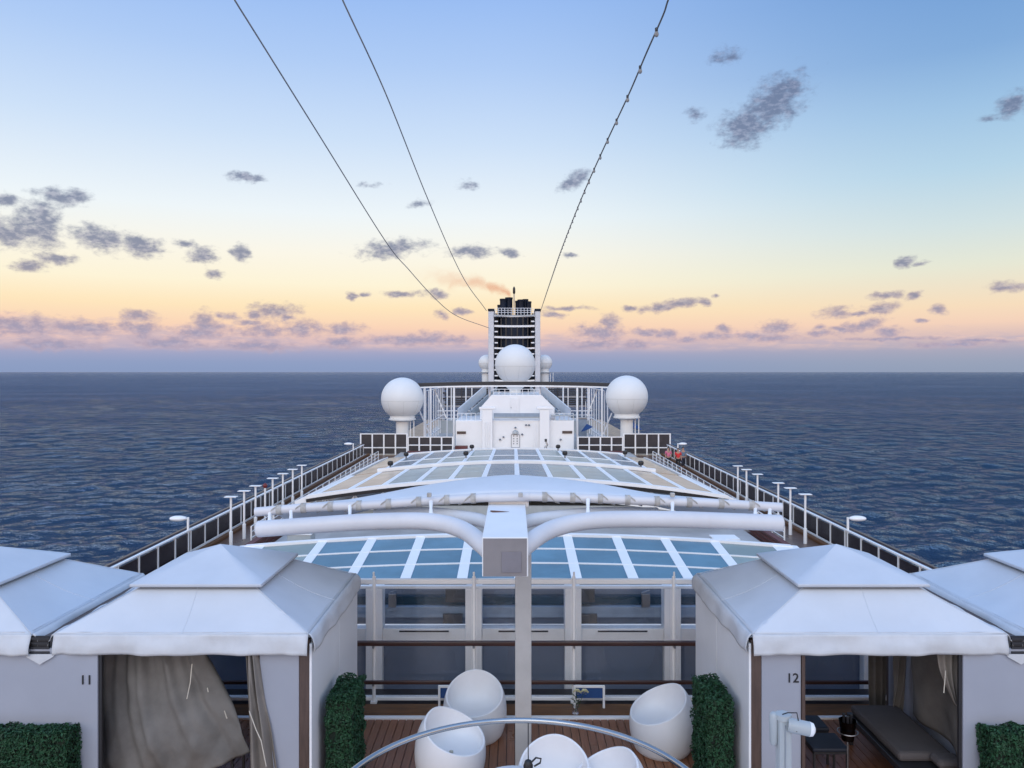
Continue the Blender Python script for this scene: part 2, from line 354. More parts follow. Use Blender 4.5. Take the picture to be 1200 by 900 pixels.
# ------------------------------------------------------------------ sea
def build_sea():
    r = [60.0]
    while r[-1] < 3200: r.append(r[-1]*1.0056)
    while r[-1] < 90000: r.append(r[-1]*1.08)
    r = np.array(r)
    fa = np.radians(np.arange(-48, 48.01, .17)); ca = np.radians(np.arange(54, 307, 6.0))
    ang = np.concatenate([fa, ca]); nr, na = len(r), len(ang)
    X = np.outer(r, np.sin(ang)); Y = np.outer(r, np.cos(ang)); Z = np.zeros_like(X)
    rr = r[:, None]; dr = np.gradient(r)[:, None]
    rng = np.random.RandomState(3)
    N = 120
    for i in range(N):
        lam = 2.0*(34/2.0)**(rng.rand()); k = 2*math.pi/lam
        th = R(rng.normal(-18, 42)); slope = .052 if lam < 6 else .040 if lam < 14 else .020
        a = slope/k; ph = rng.rand()*6.283
        fade = np.clip((lam/dr-2.5)/3, 0, 1)
        q = k*(X*math.sin(th)+Y*math.cos(th))+ph
        g = .65+.35*np.sin(X*.011+Y*.007*(1+i*.05)+i)
        Z += fade*a*g*(np.sin(q)+.22*np.cos(2*q))
    co = np.stack([X, Y, Z], -1).reshape(-1, 3)
    i = np.arange(nr-1)[:, None]*na; j = np.arange(na)[None, :]; j2 = (j+1) % na
    f = np.stack([i+j, i+na+j, i+na+j2, i+j2], -1).reshape(-1, 4)[:, ::-1]
    ctr = len(co); co = np.vstack([co, [[0,0,0]]])
    fan = np.stack([np.full(na, ctr), np.arange(na), (np.arange(na)+1) % na, np.full(na, ctr)], -1)
    me = bpy.data.meshes.new('sea'); me.vertices.add(len(co)); me.vertices.foreach_set('co', co.ravel())
    loops = np.concatenate([f.ravel(), fan[:, [0,2,1]].ravel()])
    me.loops.add(len(loops)); me.loops.foreach_set('vertex_index', loops)
    st_ = np.concatenate([np.arange(len(f))*4, len(f)*4+np.arange(na)*3])
    me.polygons.add(len(f)+na); me.polygons.foreach_set('loop_start', st_)
    me.polygons.foreach_set('use_smooth', np.ones(len(f)+na, dtype=bool))
    me.update(); me.validate()
    m = bpy.data.materials.new('sea_water'); m.use_nodes = True; t = NT(m.node_tree); p = m.node_tree.nodes['Principled BSDF']
    g = t.n('ShaderNodeNewGeometry').outputs['Position']
    ridge = lambda n_: t.m('SUBTRACT', 1, t.m('ABSOLUTE', t.m('MULTIPLY', t.m('SUBTRACT', n_, .5), 4)))   # sharp little crests
    a = ridge(t.noise(t.vm('MULTIPLY', g, (.8,1.2,1)), 1.3, 3, .6))
    b_ = ridge(t.noise(t.vm('MULTIPLY', g, (.8,1.5,1)), .30, 4, .62))
    b2 = t.noise(t.vm('MULTIPLY', g, (.7,1.3,1)), .16, 4, .6)
    c = t.noise(t.vm('MULTIPLY', g, (.45,1,1)), .035, 5, .65)
    gust = t.noise(t.vm('MULTIPLY', g, (.0022,.0075,1)), 1.0, 3, .6)
    hgt = t.m('ADD', t.m('ADD', t.m('MULTIPLY', a, .10), t.m('MULTIPLY', b2, 2.0)), t.m('ADD', t.m('MULTIPLY', b_, .50), t.m('MULTIPLY', c, 8.0)))
    bp = t.n('ShaderNodeBump'); bp.inputs['Strength'].default_value = 1; bp.inputs['Distance'].default_value = 1
    t.set(bp.inputs['Height'], hgt)
    # a rough sea never mirrors fully at grazing angles: Fresnel reflection scaled down over a dark blue body
    frn = t.n('ShaderNodeFresnel'); frn.inputs[0].default_value = 1.34; t.set(frn.inputs[1], bp.outputs[0])
    df = t.n('ShaderNodeBsdfDiffuse'); df.inputs[0].default_value = (.012,.032,.064,1)
    gl = t.n('ShaderNodeBsdfGlossy'); gl.inputs[0].default_value = (.66,.79,1,1); gl.inputs['Roughness'].default_value = .06
    t.set(gl.inputs['Normal'], bp.outputs[0])
    mx = t.n('ShaderNodeMixShader'); t.set(mx.inputs[0], t.m('MULTIPLY', frn.outputs[0], t.m('ADD', .50, t.m('MULTIPLY', gust, .62)))); t.set(mx.inputs[1], df.outputs[0]); t.set(mx.inputs[2], gl.outputs[0])
    t.set(m.node_tree.nodes['Material Output'].inputs[0], mx.outputs[0])
    me.materials.append(m)
    o = bpy.data.objects.new('sea', me); COL.objects.link(o); o['kind'] = 'structure'
build_sea()

# ------------------------------------------------------------------ hull and decks
struct('ship_hull', MB().box(-14.35,14.35,-25,128,-38.6,-8.02), HULL, bevel=.3)
for s in (-1, 1):
    x0, x1 = sorted((s*10.9, s*14.3))
    struct('track_deck', MB().box(x0,x1,13.3,126,-8.0,-7.9), TRACK)
    x0, x1 = sorted((s*13.78, s*13.98))
    struct('deck_curb', MB().box(x0,x1,20,72.8,-7.895,-7.74), ORANGE, bevel=.02)
struct('roof_deck', MB().box(-10.88,10.88,13.4,66,-8.0,-7.62), DECKG)
struct('after_deck', MB().box(-10.88,10.88,66.01,126,-8.0,-7.66), DECKG)
struct('deckhouse', MB().box(-10.8,10.8,-20,13.38,-8.0,-5.42), WHITE)
deck = struct('cabana_deck', MB().box(-9.4,9.4,6.0,12.9,-5.41,-5.33), DARKM)
pm = {}
def plank(x, y0, y1):
    L = round(y1-y0, 2)
    if L not in pm:
        b = MB().box(-.054,.054,0,L,-5.33,-5.30); pm[L] = (b.v, b.f)
        me = bpy.data.meshes.new('plank'); me.from_pydata([(v[0], v[1], v[2]) for v in b.v], [], b.f); me.materials.append(TEAK); pm[L] = me
    o = bpy.data.objects.new('plank', pm[L]); COL.objects.link(o); o.parent = deck
    og = ORG[deck]; o.location = (x-og[0], y0-og[1], -og[2]+random.uniform(-.001, .001)); return o
x = -5.9; k = 0
while x < 5.9:
    cut = [9.9, 10.9, 10.4][k % 3] if abs(x) < 2.6 else None
    if cut: plank(x, 8.4, cut-.003); plank(x, cut+.003, 11.80)
    else: plank(x, 8.4, 11.80)
    x += .118; k += 1
make('edge_board', MB().box(-9.3,9.3,11.81,12.22,-5.33,-5.285), ORANGE, deck, bevel=.006)
make('edge_strip', MB().box(-9.3,9.3,11.70,11.78,-5.325,-5.272), WHITEW, deck, bevel=.005)

# ------------------------------------------------------------------ windbreak along the edge of the cabana deck
wb = thing('windbreak', 'clear glass windbreak with white posts and two brown rails behind the egg chairs', 'windbreak', (0,12.3,-5.3))
PX = [-8.85+1.605*i for i in range(12)]
PX = [-2.43+1.6*i for i in range(-4, 8)]
for x in PX:
    make('post', MB().tube([(x,12.3,-5.3),(x,12.3,-3.28)], .028, 10).box(x-.05,x+.05,12.25,12.35,-5.3,-5.27).tube([(x,12.27,-3.28),(x,12.27,-3.2)], .016, 8), WHITE, wb, smooth=40)
for a, b in zip(PX[:-1], PX[1:]):
    make('glass_pane', MB().box(a+.05,b-.05,12.36,12.372,-5.22,-3.42), CLEAR, wb)
make('top_rail', MB().box(-8.9,8.9,12.33,12.41,-3.415,-3.335), WHITE, wb, bevel=.01)
make('bottom_rail', MB().box(-8.9,8.9,12.32,12.42,-5.28,-5.225), WHITE, wb, bevel=.01)
make('handrail', MB().box(-8.9,8.9,12.16,12.25,-4.35,-4.285), RAILW, wb, bevel=.012)
make('lower_rail', MB().box(-8.9,8.9,12.19,12.24,-4.97,-4.915), RAILW, wb, bevel=.01)
for x in PX:
    make('bracket', MB().box(x-.015,x+.015,12.2,12.3,-4.40,-4.352).box(x-.015,x+.015,12.2,12.3,-5.0,-4.972), STEELD, wb)
# ---- the wall of the glass-roofed pavilion just beyond
pv = thing('pavilion_wall', 'white framed wall of slate blue panels seen through the windbreak', 'wall', (0,13.2,-7.6))
QX = [-.87+1.68*i for i in range(-5, 6)]
for x in QX:
    make('pilaster', MB().box(x-.14,x+.14,12.95,13.25,-5.56,-3.665), PILW, pv, bevel=.012)
for a, b in zip(QX[:-1], QX[1:]):
    make('lower_panel', MB().box(a+.143,b-.143,13.10,13.14,-5.5,-4.57), DEEP, pv, bevel=.006)
    make('upper_panel', MB().box(a-.0,b-.003,13.55,13.58,-4.45,-3.66), SLATE2, pv)
    make('upper_glass', MB().box(a+.143,b-.143,13.0,13.012,-4.33,-3.64), CLEAR, pv)
    make('teal_beam', MB().box(a,b-.003,13.40,13.53,-4.06,-3.925), TEAL, pv)
    make('blue_beam', MB().box(a,b-.003,13.3,13.52,-4.26,-4.07), HAZEB, pv, bevel=.01)
    c = (a+b)/2
    make('middle_rail', MB().box(a+.143,b-.143,13.0,13.18,-4.56,-4.35)
         .box(a+.4,b-.4,12.992,12.998,-4.435,-4.375), WHITEW, pv, bevel=.006)
    make('slot', MB().box(a+.42,b-.42,12.985,12.991,-4.405,-4.378), DARKM, pv)
make('head_rail', MB().box(-9.3,9.3,12.95,13.05,-3.66,-3.62), WHITE, pv)
make('sill', MB().box(-9.3,9.3,12.9,13.3,-5.60,-5.52), WHITE, pv)
for (p0, p1, y0, y1) in ((522,545,688,706),(674,697,687,706),(519,542,720,731),(677,700,720,731),(298,318,688,706)):
    a = P(p0,y1,13.25); b = P(p1,y0,13.25)
    make('speaker_box', MB().box(a.x,b.x,13.25,13.42,a.z,b.z), BOXM, pv, bevel=.01)
for (p0, p1) in ((455,464),(752,762)):
    a = P(p0,712,13.2); b = P(p1,696,13.2)
    make('lamp_bracket', MB().box(a.x,b.x,13.2,13.3,a.z,b.z).bar((a.x,13.25,b.z),(b.x,13.25,b.z+.05),.04,.02), STEELD, pv, bevel=.008)

# ------------------------------------------------------------------ cabanas
def lerp(a, b, t): return a+(b-a)*t
def text_mesh(body, size):
    c = bpy.data.curves.new('digits', 'FONT'); c.body = body; c.size = size; c.extrude = .006; c.align_x = 'CENTER'
    o = bpy.data.objects.new('tmp', c); COL.objects.link(o); dg = bpy.context.evaluated_depsgraph_get()
    me = bpy.data.meshes.new_from_object(o.evaluated_get(dg)); bpy.data.objects.remove(o); return me
from mathutils import noise as mn
def cabana(s, off, label, number=None):
    # s=-1: to the left of the centre line, mirrored for s=+1; off: sideways offset of the neighbour
    sx = lambda v: s*(v+off)
    def bx(mb, a, b, *r): a, b = sorted((sx(a), sx(b))); return mb.box(a, b, *r)
    t = thing('cabana', label, 'cabana', (sx(4.11),10.3,-5.3), 'white canvas cabanas in a row')
    xi, xo, yf, yb = 2.60, 5.58, 9.0, 11.70
    ze = -3.085; cx, cy = 4.07, 10.15; hz = -2.655
    corners_e = [(xi,yf),(xo,yf),(xo,yb),(xi,yb)]; corners_t = [(cx-.72,9.42),(cx+.72,9.42),(cx+.72,10.88),(cx-.72,10.88)]
    mb = MB()
    for i in range(4):
        e0, e1 = corners_e[i], corners_e[(i+1) % 4]; t0, t1 = corners_t[i], corners_t[(i+1) % 4]
        def fn(u, v, e0=e0, e1=e1, t0=t0, t1=t1, i=i):
            x = lerp(lerp(e0[0], e1[0], u), lerp(t0[0], t1[0], u), v); y = lerp(lerp(e0[1], e1[1], u), lerp(t0[1], t1[1], u), v)
            z = lerp(ze, hz, v) - .05*math.sin(math.pi*u)*math.sin(math.pi*min(1, v*1.02))*.8
            z += .010*math.sin(math.pi*u)*(1-v)*mn.noise(Vector((x*3+off*3, y*3, s+i)))+.010*(1-v)**3*abs(mn.noise(Vector((x*5+y*5, y*2-x*2, s+i+off))))*min(1, 5*v+.2)*1.8+.012*(1-v)**2*math.sin((x+y)*9+6*mn.noise(Vector((x, y, off))))*max(0, 1-4*min(u, 1-u))
            return (sx(x), y, z)
        mb.patch(fn, 44, 18)
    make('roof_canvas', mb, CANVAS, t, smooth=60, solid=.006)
    ms_ = MB()
    for i in range(4):
        e0, e1 = corners_e[i], corners_e[(i+1) % 4]; t0, t1 = corners_t[i], corners_t[(i+1) % 4]
        def sp(u, v):
            x = lerp(lerp(e0[0], e1[0], u), lerp(t0[0], t1[0], u), v); y = lerp(lerp(e0[1], e1[1], u), lerp(t0[1], t1[1], u), v)
            return (sx(x), y, lerp(ze, hz, v)-.04*math.sin(math.pi*u)*math.sin(math.pi*min(1, v*1.02))+.007)
        ms_.tube([sp(u, .05) for u in np.linspace(.02, .98, 15)], .0045, 4)
        for uu in (.0, .5): ms_.tube([sp(uu, v) for v in np.linspace(0, 1, 8)], .0045, 4)
    make('seam', ms_, CANVAS, t, smooth=60)
    # raised cap
    hw, ap = .80, -2.28
    cc = [(cx-hw,9.35),(cx+hw,9.35),(cx+hw,10.95),(cx-hw,10.95)]; mb = MB()
    for i in range(4):
        a, b = cc[i], cc[(i+1) % 4]
        def fn(u, v, a=a, b=b):
            x = lerp(lerp(a[0], b[0], u), cx, v); y = lerp(lerp(a[1], b[1], u), cy, v)
            return (sx(x), y, lerp(-2.59, ap, v)-.03*math.sin(math.pi*u)*(1-v)*v*2)
        mb.patch(fn, 10, 6)
        mb.patch(lambda u, v, a=a, b=b: (sx(lerp(a[0], b[0], u)), lerp(a[1], b[1], u), -2.59-.035*v), 10, 1)
    make('roof_cap', mb, CANVAS, t, smooth=40, solid=.006)
    mb = MB()
    for i in range(4):
        a, b = cc[i], cc[(i+1) % 4]; a = (lerp(a[0], cx, .12), lerp(a[1], cy, .12)); b = (lerp(b[0], cx, .12), lerp(b[1], cy, .12))
        mb.bar((sx(a[0]),a[1],-2.65), (sx(b[0]),b[1],-2.65), .03, .03)
        for q in (.08,.3,.5,.7,.92):
            xx, yy = lerp(a[0], b[0], q), lerp(a[1], b[1], q); mb.bar((sx(xx),yy,-2.63), (sx(xx),yy,-2.72), .025, .025)
    make('vent_frame', mb, STEELD, t)
    # valance, hanging from the eaves
    mb = MB()
    for i in range(4):
        a, b = corners_e[i], corners_e[(i+1) % 4]; nx, ny = [(0,-1),(1,0),(0,1),(-1,0)][i]; dep = .235 if i in (0, 2) else .22
        def fn(u, v, a=a, b=b, nx=nx, ny=ny, i=i, dep=dep):
            x = lerp(a[0], b[0], u); y = lerp(a[1], b[1], u)
            edge = min(u, 1-u)*3
            dsp = (.02+.022*v)*mn.noise(Vector((x*2.2+off, y*2.2, v*1.2+i)))+(.016 if i in (0, 2) else .006)*v*math.sin(u*31+3*mn.noise(Vector((x*2,y*2,i))))
            if edge < .45: dsp += (.018 if i in (0, 2) else .004)*math.sin((u if u < .5 else 1-u)*75+v*2.4)*v*(1-edge/.45)
            out = (.012 if i in (0, 2) else .004+.034*min(1, v*5))+.035*math.sin(math.pi*v*.5)
            return (sx(x+nx*(out+dsp*min(1, v*4+.1))), y+ny*(out+dsp*min(1, v*4+.1)), ze+.012-dep*v*(1+.02*mn.noise(Vector((x*4,y*4,i)))))
        mb.patch(fn, 70, 8)
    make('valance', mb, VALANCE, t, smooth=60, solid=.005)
    # frame
    for (x, y) in ((xi+.06,yf+.09),(xo-.06,yf+.09),(xo-.06,yb-.09),(xi+.06,yb-.09)):
        make('post', bx(MB(), x-.06, x+.06, y-.05, y+.05, -5.3, -3.16), BROWN, t, bevel=.006)
    for (x0, x1, y0, y1) in ((xi+.13,xo-.13,yf+.05,yf+.10),(xi+.13,xo-.13,yb-.14,yb-.09)):
        make('beam', bx(MB(), x0, x1, y0, y1, -3.24, -3.15), BROWN, t)
    # walls
    make('side_wall', bx(MB(), xi-.03, xi-.002, yf+.03, 10.47, -5.28, -3.2), SIDEP, t, bevel=.004)
    make('side_wall', bx(MB(), xi-.03, xi-.002, 10.485, yb-.03, -5.28, -3.2), SIDEP, t, bevel=.004)
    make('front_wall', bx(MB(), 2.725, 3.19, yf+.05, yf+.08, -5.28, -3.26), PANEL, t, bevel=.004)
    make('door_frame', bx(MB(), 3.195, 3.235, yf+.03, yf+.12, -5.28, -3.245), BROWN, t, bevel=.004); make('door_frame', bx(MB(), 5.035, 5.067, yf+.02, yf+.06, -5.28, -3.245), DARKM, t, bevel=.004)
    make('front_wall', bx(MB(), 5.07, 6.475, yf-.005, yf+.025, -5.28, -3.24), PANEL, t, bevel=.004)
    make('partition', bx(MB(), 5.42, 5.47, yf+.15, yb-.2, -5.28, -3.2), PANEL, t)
    # gap cover between this cabana and the next one outwards
    mb = MB(); bx(mb, xo+.06, xo+.27, yf-.0, yf+.02, -3.31, -3.10)
    for q in range(4): bx(mb, xo+.05, xo+.28, yf-.02, yf-.001, -3.30+q*.055, -3.275+q*.055)
    make('vent_louvre', mb, DARKM, t)
    y = yf-.035
    mb = MB().prism([(sx(xo-.03),y,-3.30),(sx(xo+.33),y,-3.30),(sx(xo+.30),y,-3.335),(sx(xo+.15),y,-3.42),(sx(xo),y,-3.335)], (0,.008,0))
    make('flap', mb, VALANCE, t)
    make('gutter', bx(MB(), xo+.10, xo+.2, yf+.03, yb, -3.2, -3.14), BROWN, t)
    mb = MB().patch(lambda u, v: (sx(xo+.005+.04*v), lerp(yf+.02, yb, u), -3.08+.02*math.sin(u*20)*v-.02*v), 20, 2)
    for q in (.12,.4,.7): mb.lathe([(.012,0),(.012,.02)], (sx(xo-.03), lerp(yf, yb, q), -3.08), 6)
    make('edge_hem', mb, VALANCE, t, smooth=50, solid=.008)
    if number:
        me = text_mesh(number, .155); me.materials.append(BLACK)
        o = bpy.data.objects.new('number', me); COL.objects.link(o); o.parent = t; o.rotation_euler = (R(90),0,0)
        nx = -5.2 if s < 0 else 3.09
        o.location = Vector((nx, yf+.045 if s > 0 else yf-.011, -3.66))-ORG[t]; o['label'] = 'black number %s on the white wall' % number
    return t
cabana(-1, 0, 'white canvas cabana numbered 11 with a taupe curtain blowing across its opening', '11')
cabana(1, 0, 'white canvas cabana numbered 12 with its curtains tied open and a daybed inside', '12')
cabana(-1, 3.24, 'white canvas cabana cut off by the left edge, beside the cabana numbered 11')
cabana(1, 3.24, 'white canvas cabana cut off by the right edge, beside the cabana numbered 12')

# ------------------------------------------------------------------ curtains
def lines(ctrl, n):                     # Catmull-Rom through control points, sampled n+1 times
    c = [Vector(p) for p in ctrl]; c = [2*c[0]-c[1]]+c+[2*c[-1]-c[-2]]; m = len(c)-3; out = []
    for i in range(n+1):
        q = i/n*m; k = min(int(q), m-1); f = q-k; a, b, d, e = c[k:k+4]
        out.append(.5*((2*b)+(d-a)*f+(2*a-5*b+4*d-e)*f*f+(3*b-a-3*d+e)*f**3))
    return out
def curtain(name, left, right, D, fold, label, material, n=48, phase=0, ties=()):
    L = lines([P(a, b, D+dd) for a, b, dd in left], n); Rr = lines([P(a, b, D+dd) for a, b, dd in right], n)
    mb = MB()
    def fn(u, v):
        p = L[round(v*n)].lerp(Rr[round(v*n)], u)
        p.y += fold(u, v); return p
    mb.patch(fn, 60, n)
    o = make(name, mb, material, None, smooth=80, solid=.004); tag(o, label, 'curtain')
    for tt in ties:
        a = [P(px, py, D-.10+dd) for px, py, dd in tt]
        make('tie_cord', MB().tube(a, .006, 6), CORD, o)
    return o
def big_fold(u, v):
    q = u-.10*v+.03*math.sin(v*4)
    tri = lambda a: abs((a % 2)-1)                     # sharp pleats rather than round waves
    f = .10*tri(q*7.2+.4)*(1-.35*v)+.05*tri(q*17.3+v*.8)*(1-.6*v)
    f += -.13*math.sin(math.pi*min(1, v))*math.sin(math.pi*u)
    d = u*.8+v*.6                                     # slack creases running to the lower left corner
    f += .075*tri(d*7.1+.3*mn.noise(Vector((u*3,v*3,1))))*v*(1-.4*u)
    f += .035*mn.noise(Vector((u*3.5, v*3.2, 3)))+.018*mn.noise(Vector((u*11, v*8, 9)))
    return f
curtain('curtain', [(113,765,.1),(113,830,.05),(114,900,0),(113,960,0)], [(236,765,.12),(258,800,.1),(277,840,.0),(291,885,-.05)], 9.3, big_fold,
        'large taupe curtain blown out across the opening of the cabana numbered 11', TAUPE,
        ties=[((225,778,.02),(223,800,-.02),(219,819,-.02)),((243,806,.1),(244,811,.1)),((263,833,.08),(266,842,.08))])
curtain('curtain', [(288,765,0),(289,800,0),(291,850,0),(293,935,0)], [(301,765,0),(309,820,0),(318,860,0),(330,940,0)], 9.0,
        lambda u, v: .05*math.sin(u*14+v*2)+.02*math.sin(u*25), 'narrow pale curtain hanging beside the white front wall of the cabana numbered 11', TAUPEL,
        ties=[((292,833,0),(300,855,0),(306,868,0),(312,898,0))])
curtain('curtain', [(412,765,0),(413,800,0),(414,832,0)], [(416,765,0),(421,800,0),(424,832,0)], 11.9,
        lambda u, v: .03*math.sin(u*12), 'narrow pale curtain strip behind the hedge at the back corner of cabana 11', TAUPEL)
curtain('curtain', [(1018,765,0),(1018,800,0),(1019,830,0)], [(1038,765,0),(1038,800,0),(1037,830,0)], 11.45,
        lambda u, v: .05*math.sin(u*16), 'gathered taupe curtain at the far left corner of the daybed in cabana 12', TAUPE)
curtain('curtain', [(1047,765,0),(1048,800,0),(1044,838,0)], [(1062,765,0),(1062,800,0),(1056,842,0)], 10.9,
        lambda u, v: .03*math.sin(u*12+v*5), 'buttoned taupe curtain edge right of the dark gap in cabana 12', TAUPE)
mbd = MB().patch(lambda u, v: (5.32-.05*math.sin(u*9)-.06*mn.noise(Vector((u*4,v*3,2)))-.12*math.sin(math.pi*v)*u*(1-u)*2, lerp(10.6, 9.2, u), lerp(-3.24, -4.72, v)), 40, 30)
tag(make('curtain', mbd, TAUPE, None, smooth=80, solid=.004), 'slack taupe canvas covering the right-hand inner wall of cabana 12 above the daybed', 'curtain')
curtain('curtain', [(1098,765,-.05),(1104,790,-.05),(1118,824,-.05)], [(1121,765,0),(1121,790,0),(1122,828,0)], 9.22,
        lambda u, v: .03*math.sin(u*16+v*3), 'twisted taupe curtain tied back against the right door frame of cabana 12', TAUPEL,
        ties=[((1108,786,0),(1107,800,0),(1106,812,0))])

# ------------------------------------------------------------------ hedges
LEAF = mat('hedge_leaf', (.022,.075,.035), .55, var=.35, scale=22, spec=.3)
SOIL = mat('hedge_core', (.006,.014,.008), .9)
def hedge(x0, x1, y0, y1, z0, z1, n, label):
    t = thing('hedge', label, 'hedge', ((x0+x1)/2,(y0+y1)/2,z0), 'green hedges against the cabana walls')
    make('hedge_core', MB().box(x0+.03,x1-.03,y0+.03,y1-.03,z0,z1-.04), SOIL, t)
    mb = MB(); rg = random.Random(int(x0*100))
    areas = [((x1-x0)*(z1-z0), 0), ((y1-y0)*(z1-z0), 1), ((y1-y0)*(z1-z0), 2), ((x1-x0)*(y1-y0)*1.3, 3)]
    tot = sum(a for a, _ in areas)
    for a, k in areas:
        for _ in range(int(n*a/tot)):
            u, v = rg.random(), rg.random(); dpt = rg.random()**2*.05
            if k == 0: c = Vector((lerp(x0,x1,u), y0+dpt, lerp(z0,z1,v))); nn = Vector((0,-1,.3))
            elif k == 1: c = Vector((x0+dpt, lerp(y0,y1,u), lerp(z0,z1,v))); nn = Vector((-1,0,.3))
            elif k == 2: c = Vector((x1-dpt, lerp(y0,y1,u), lerp(z0,z1,v))); nn = Vector((1,0,.3))
            else: c = Vector((lerp(x0,x1,u), lerp(y0,y1,v), z1-dpt)); nn = Vector((0,0,1))
            c += nn*(.008+.05*mn.noise(c*6+Vector((k,0,3))))+Vector([.012*mn.noise(c*9+Vector((k,0,q))) for q in range(3)])
            nn = (nn+Vector((rg.uniform(-1,1), rg.uniform(-1,1), rg.uniform(-1,1)))*.8).normalized()
            e = nn.orthogonal().normalized(); e.rotate(Matrix.Rotation(rg.uniform(0,6.28), 3, nn)); f = nn.cross(e)
            L = rg.uniform(.016,.028); Wd = L*.5
            mb.add([c-e*L, c+f*Wd+nn*.004, c+e*L-nn*.006, c-f*Wd+nn*.004], [(0,1,2,3)])
    o = make('foliage', mb, LEAF, t); o['kind'] = 'stuff'; return t
hedge(-2.47,-2.16,9.32,10.1,-5.3,-3.99, 13000, 'tall green hedge left of the egg chairs, against the cabana with the blown curtain')
hedge(2.16,2.47,9.32,10.1,-5.3,-3.99, 13000, 'tall green hedge right of the egg chairs, against the cabana with the daybed')
hedge(-6.75,-5.28,8.72,9.0,-5.3,-4.14+.02, 14000, 'low green hedge in front of the white wall left of the number 11')
hedge(5.24,6.6,8.72,9.0,-5.3,-4.12, 12000, 'low green hedge in front of the white wall at the right edge of the picture')

# ------------------------------------------------------------------ furniture inside the cabanas
def mattress(x0, x1, y0, y1, z0, z1, rnd=.05):
    return MB().box(x0,x1,y0,y1,z0,z1)
db = thing('daybed', 'charcoal daybed with dark frame inside cabana 12', 'daybed', (4.95,10.1,-5.3))
make('mattress', mattress(4.60,5.27,9.55,10.95,-4.86,-4.74), MATT, db, bevel=.045)
make('bolster', mattress(4.95,5.27,9.28,9.53,-4.82,-4.71), MATT, db, bevel=.05)
make('bed_frame', MB().box(4.56,5.30,9.26,10.98,-4.95,-4.865), DARKM, db, bevel=.01)
for (x, y) in ((4.6,9.32),(5.25,9.32),(4.6,10.92),(5.25,10.92)):
    make('leg', MB().box(x-.025,x+.025,y-.025,y+.025,-5.3,-4.951), DARKM, db)
def stool(x0, x1, y0, y1, zt, label, grp='dark stools in the cabanas'):
    t = thing('stool', label, 'stool', ((x0+x1)/2,(y0+y1)/2,-5.3), grp)
    make('seat', MB().box(x0,x1,y0,y1,zt-.05,zt), mat('navy_cushion', (.018,.024,.040), .7, var=.1), t, bevel=.018)
    make('apron', MB().box(x0+.01,x1-.01,y0+.01,y1-.01,zt-.08,zt-.052), DARKM, t)
    for (x, y) in ((x0+.02,y0+.02),(x1-.02,y0+.02),(x0+.02,y1-.02),(x1-.02,y1-.02)):
        make('leg', MB().box(x-.013,x+.013,y-.013,y+.013,-5.3,zt-.081), DARKM, t)
stool(3.62,4.08,9.78,10.22,-4.80,'nearer of the two dark navy stools in cabana 12, in front of the other')
stool(3.66,4.06,10.34,10.74,-4.80,'farther of the two dark navy stools in cabana 12, behind the other')
stool(-4.15,-3.72,9.66,10.1,-4.84,'dark stool showing below the hem of the blown curtain in cabana 11')
ib = thing('ice_bucket', 'dark ice bucket on a thin metal stand beside the daybed in cabana 12', 'ice bucket', (3.98,9.6,-5.3))
make('bucket', MB().lathe([(.07,-.24),(.075,-.22),(.105,0),(.108,.004),(.1,0),(.07,-.2)], (3.98,9.6,-4.36), 20), mat('dark_steel', (.03,.027,.027), .25, metal=1), ib, smooth=40)
make('ring', MB().tube([(3.98+.12*math.cos(a), 9.6+.12*math.sin(a), -4.5) for a in np.linspace(0, 6.283, 21)], .007, 6), STEELD, ib, smooth=60)
make('stem', MB().tube([(3.98,9.6,-5.28),(3.98,9.6,-4.6)], .012, 8), STEELD, ib)
make('foot', MB().lathe([(.13,0),(.12,.02),(.02,.03)], (3.98,9.6,-5.3), 18), STEELD, ib, smooth=40)
for a in (.3, 2.3, 4.3):
    make('bottle_neck', MB().lathe([(.018,-.12),(.016,.04),(.02,.05),(.02,.07)], (3.98+.05*math.cos(a),9.6+.05*math.sin(a),-4.36), 8), DARKM, ib, smooth=40)

# ------------------------------------------------------------------ egg chairs
def egg(x, y, face, label):             # face: direction of the low side of the rim, degrees from +x
    t = thing('egg_chair', label, 'chair', (x,y,-5.3), 'white moulded egg chairs round the table')
    n = 48; hi, lo = .84, .46; prof = lambda z: .44*math.sqrt(max(0, 1-((z-.36)/.62)**2))*1.02+.015
    mb = MB(); fa = R(face)
    def rim(a): c = math.cos(a-fa); return lerp(lo, hi, (1-c)/2)
    m1 = 16
    def outer(u, v):
        a = u*2*math.pi; z = rim(a)*v; r = prof(z)
        if v < .05: r *= .96
        return (x+r*math.cos(a), y+r*math.sin(a), -5.3+z)
    def inner(u, v):
        a = u*2*math.pi; h = rim(a)
        rt = prof(h)-.03
        # from the rim down to the centre of the seat
        q = v; r = rt*(1-q**2.3) if q < 1 else 0
        seat = .36
        z = lerp(h, seat, 1-(1-q)**2.2) if q < 1 else seat
        return (x+r*math.cos(a), y+r*math.sin(a), -5.3+z)
    def lip(u, v):
        a = u*2*math.pi; h = rim(a); r = prof(h); rr = r-.03*v; zz = h+.012*math.sin(math.pi*v)
        return (x+rr*math.cos(a), y+rr*math.sin(a), -5.3+zz)
    mb.patch(outer, n, m1); mb.patch(lip, n, 4); mb.patch(inner, n, 14)
    make('shell', mb, CHAIR, t, smooth=60)
    make('base_pad', MB().lathe([(.32,.0),(.34,.01)], (x,y,-5.3), 24), GREYP, t)
    return t
egg(1.90,10.80,200,'white egg chair near the hedge of cabana 12, farthest right of the egg chairs')
egg(-.76,11.20,268,'white egg chair facing forward beside the centre post, behind the left egg chair')
ec = egg(-1.02,10.0,-32,'leftmost white egg chair, rim dipping to the right, small knob in its seat')
make('knob', MB().lathe([(.028,0),(.026,.02),(.01,.026)], (-1.0,9.9,-4.91), 14), mat('knob_cream', (.45,.43,.36), .5), ec, smooth=40)
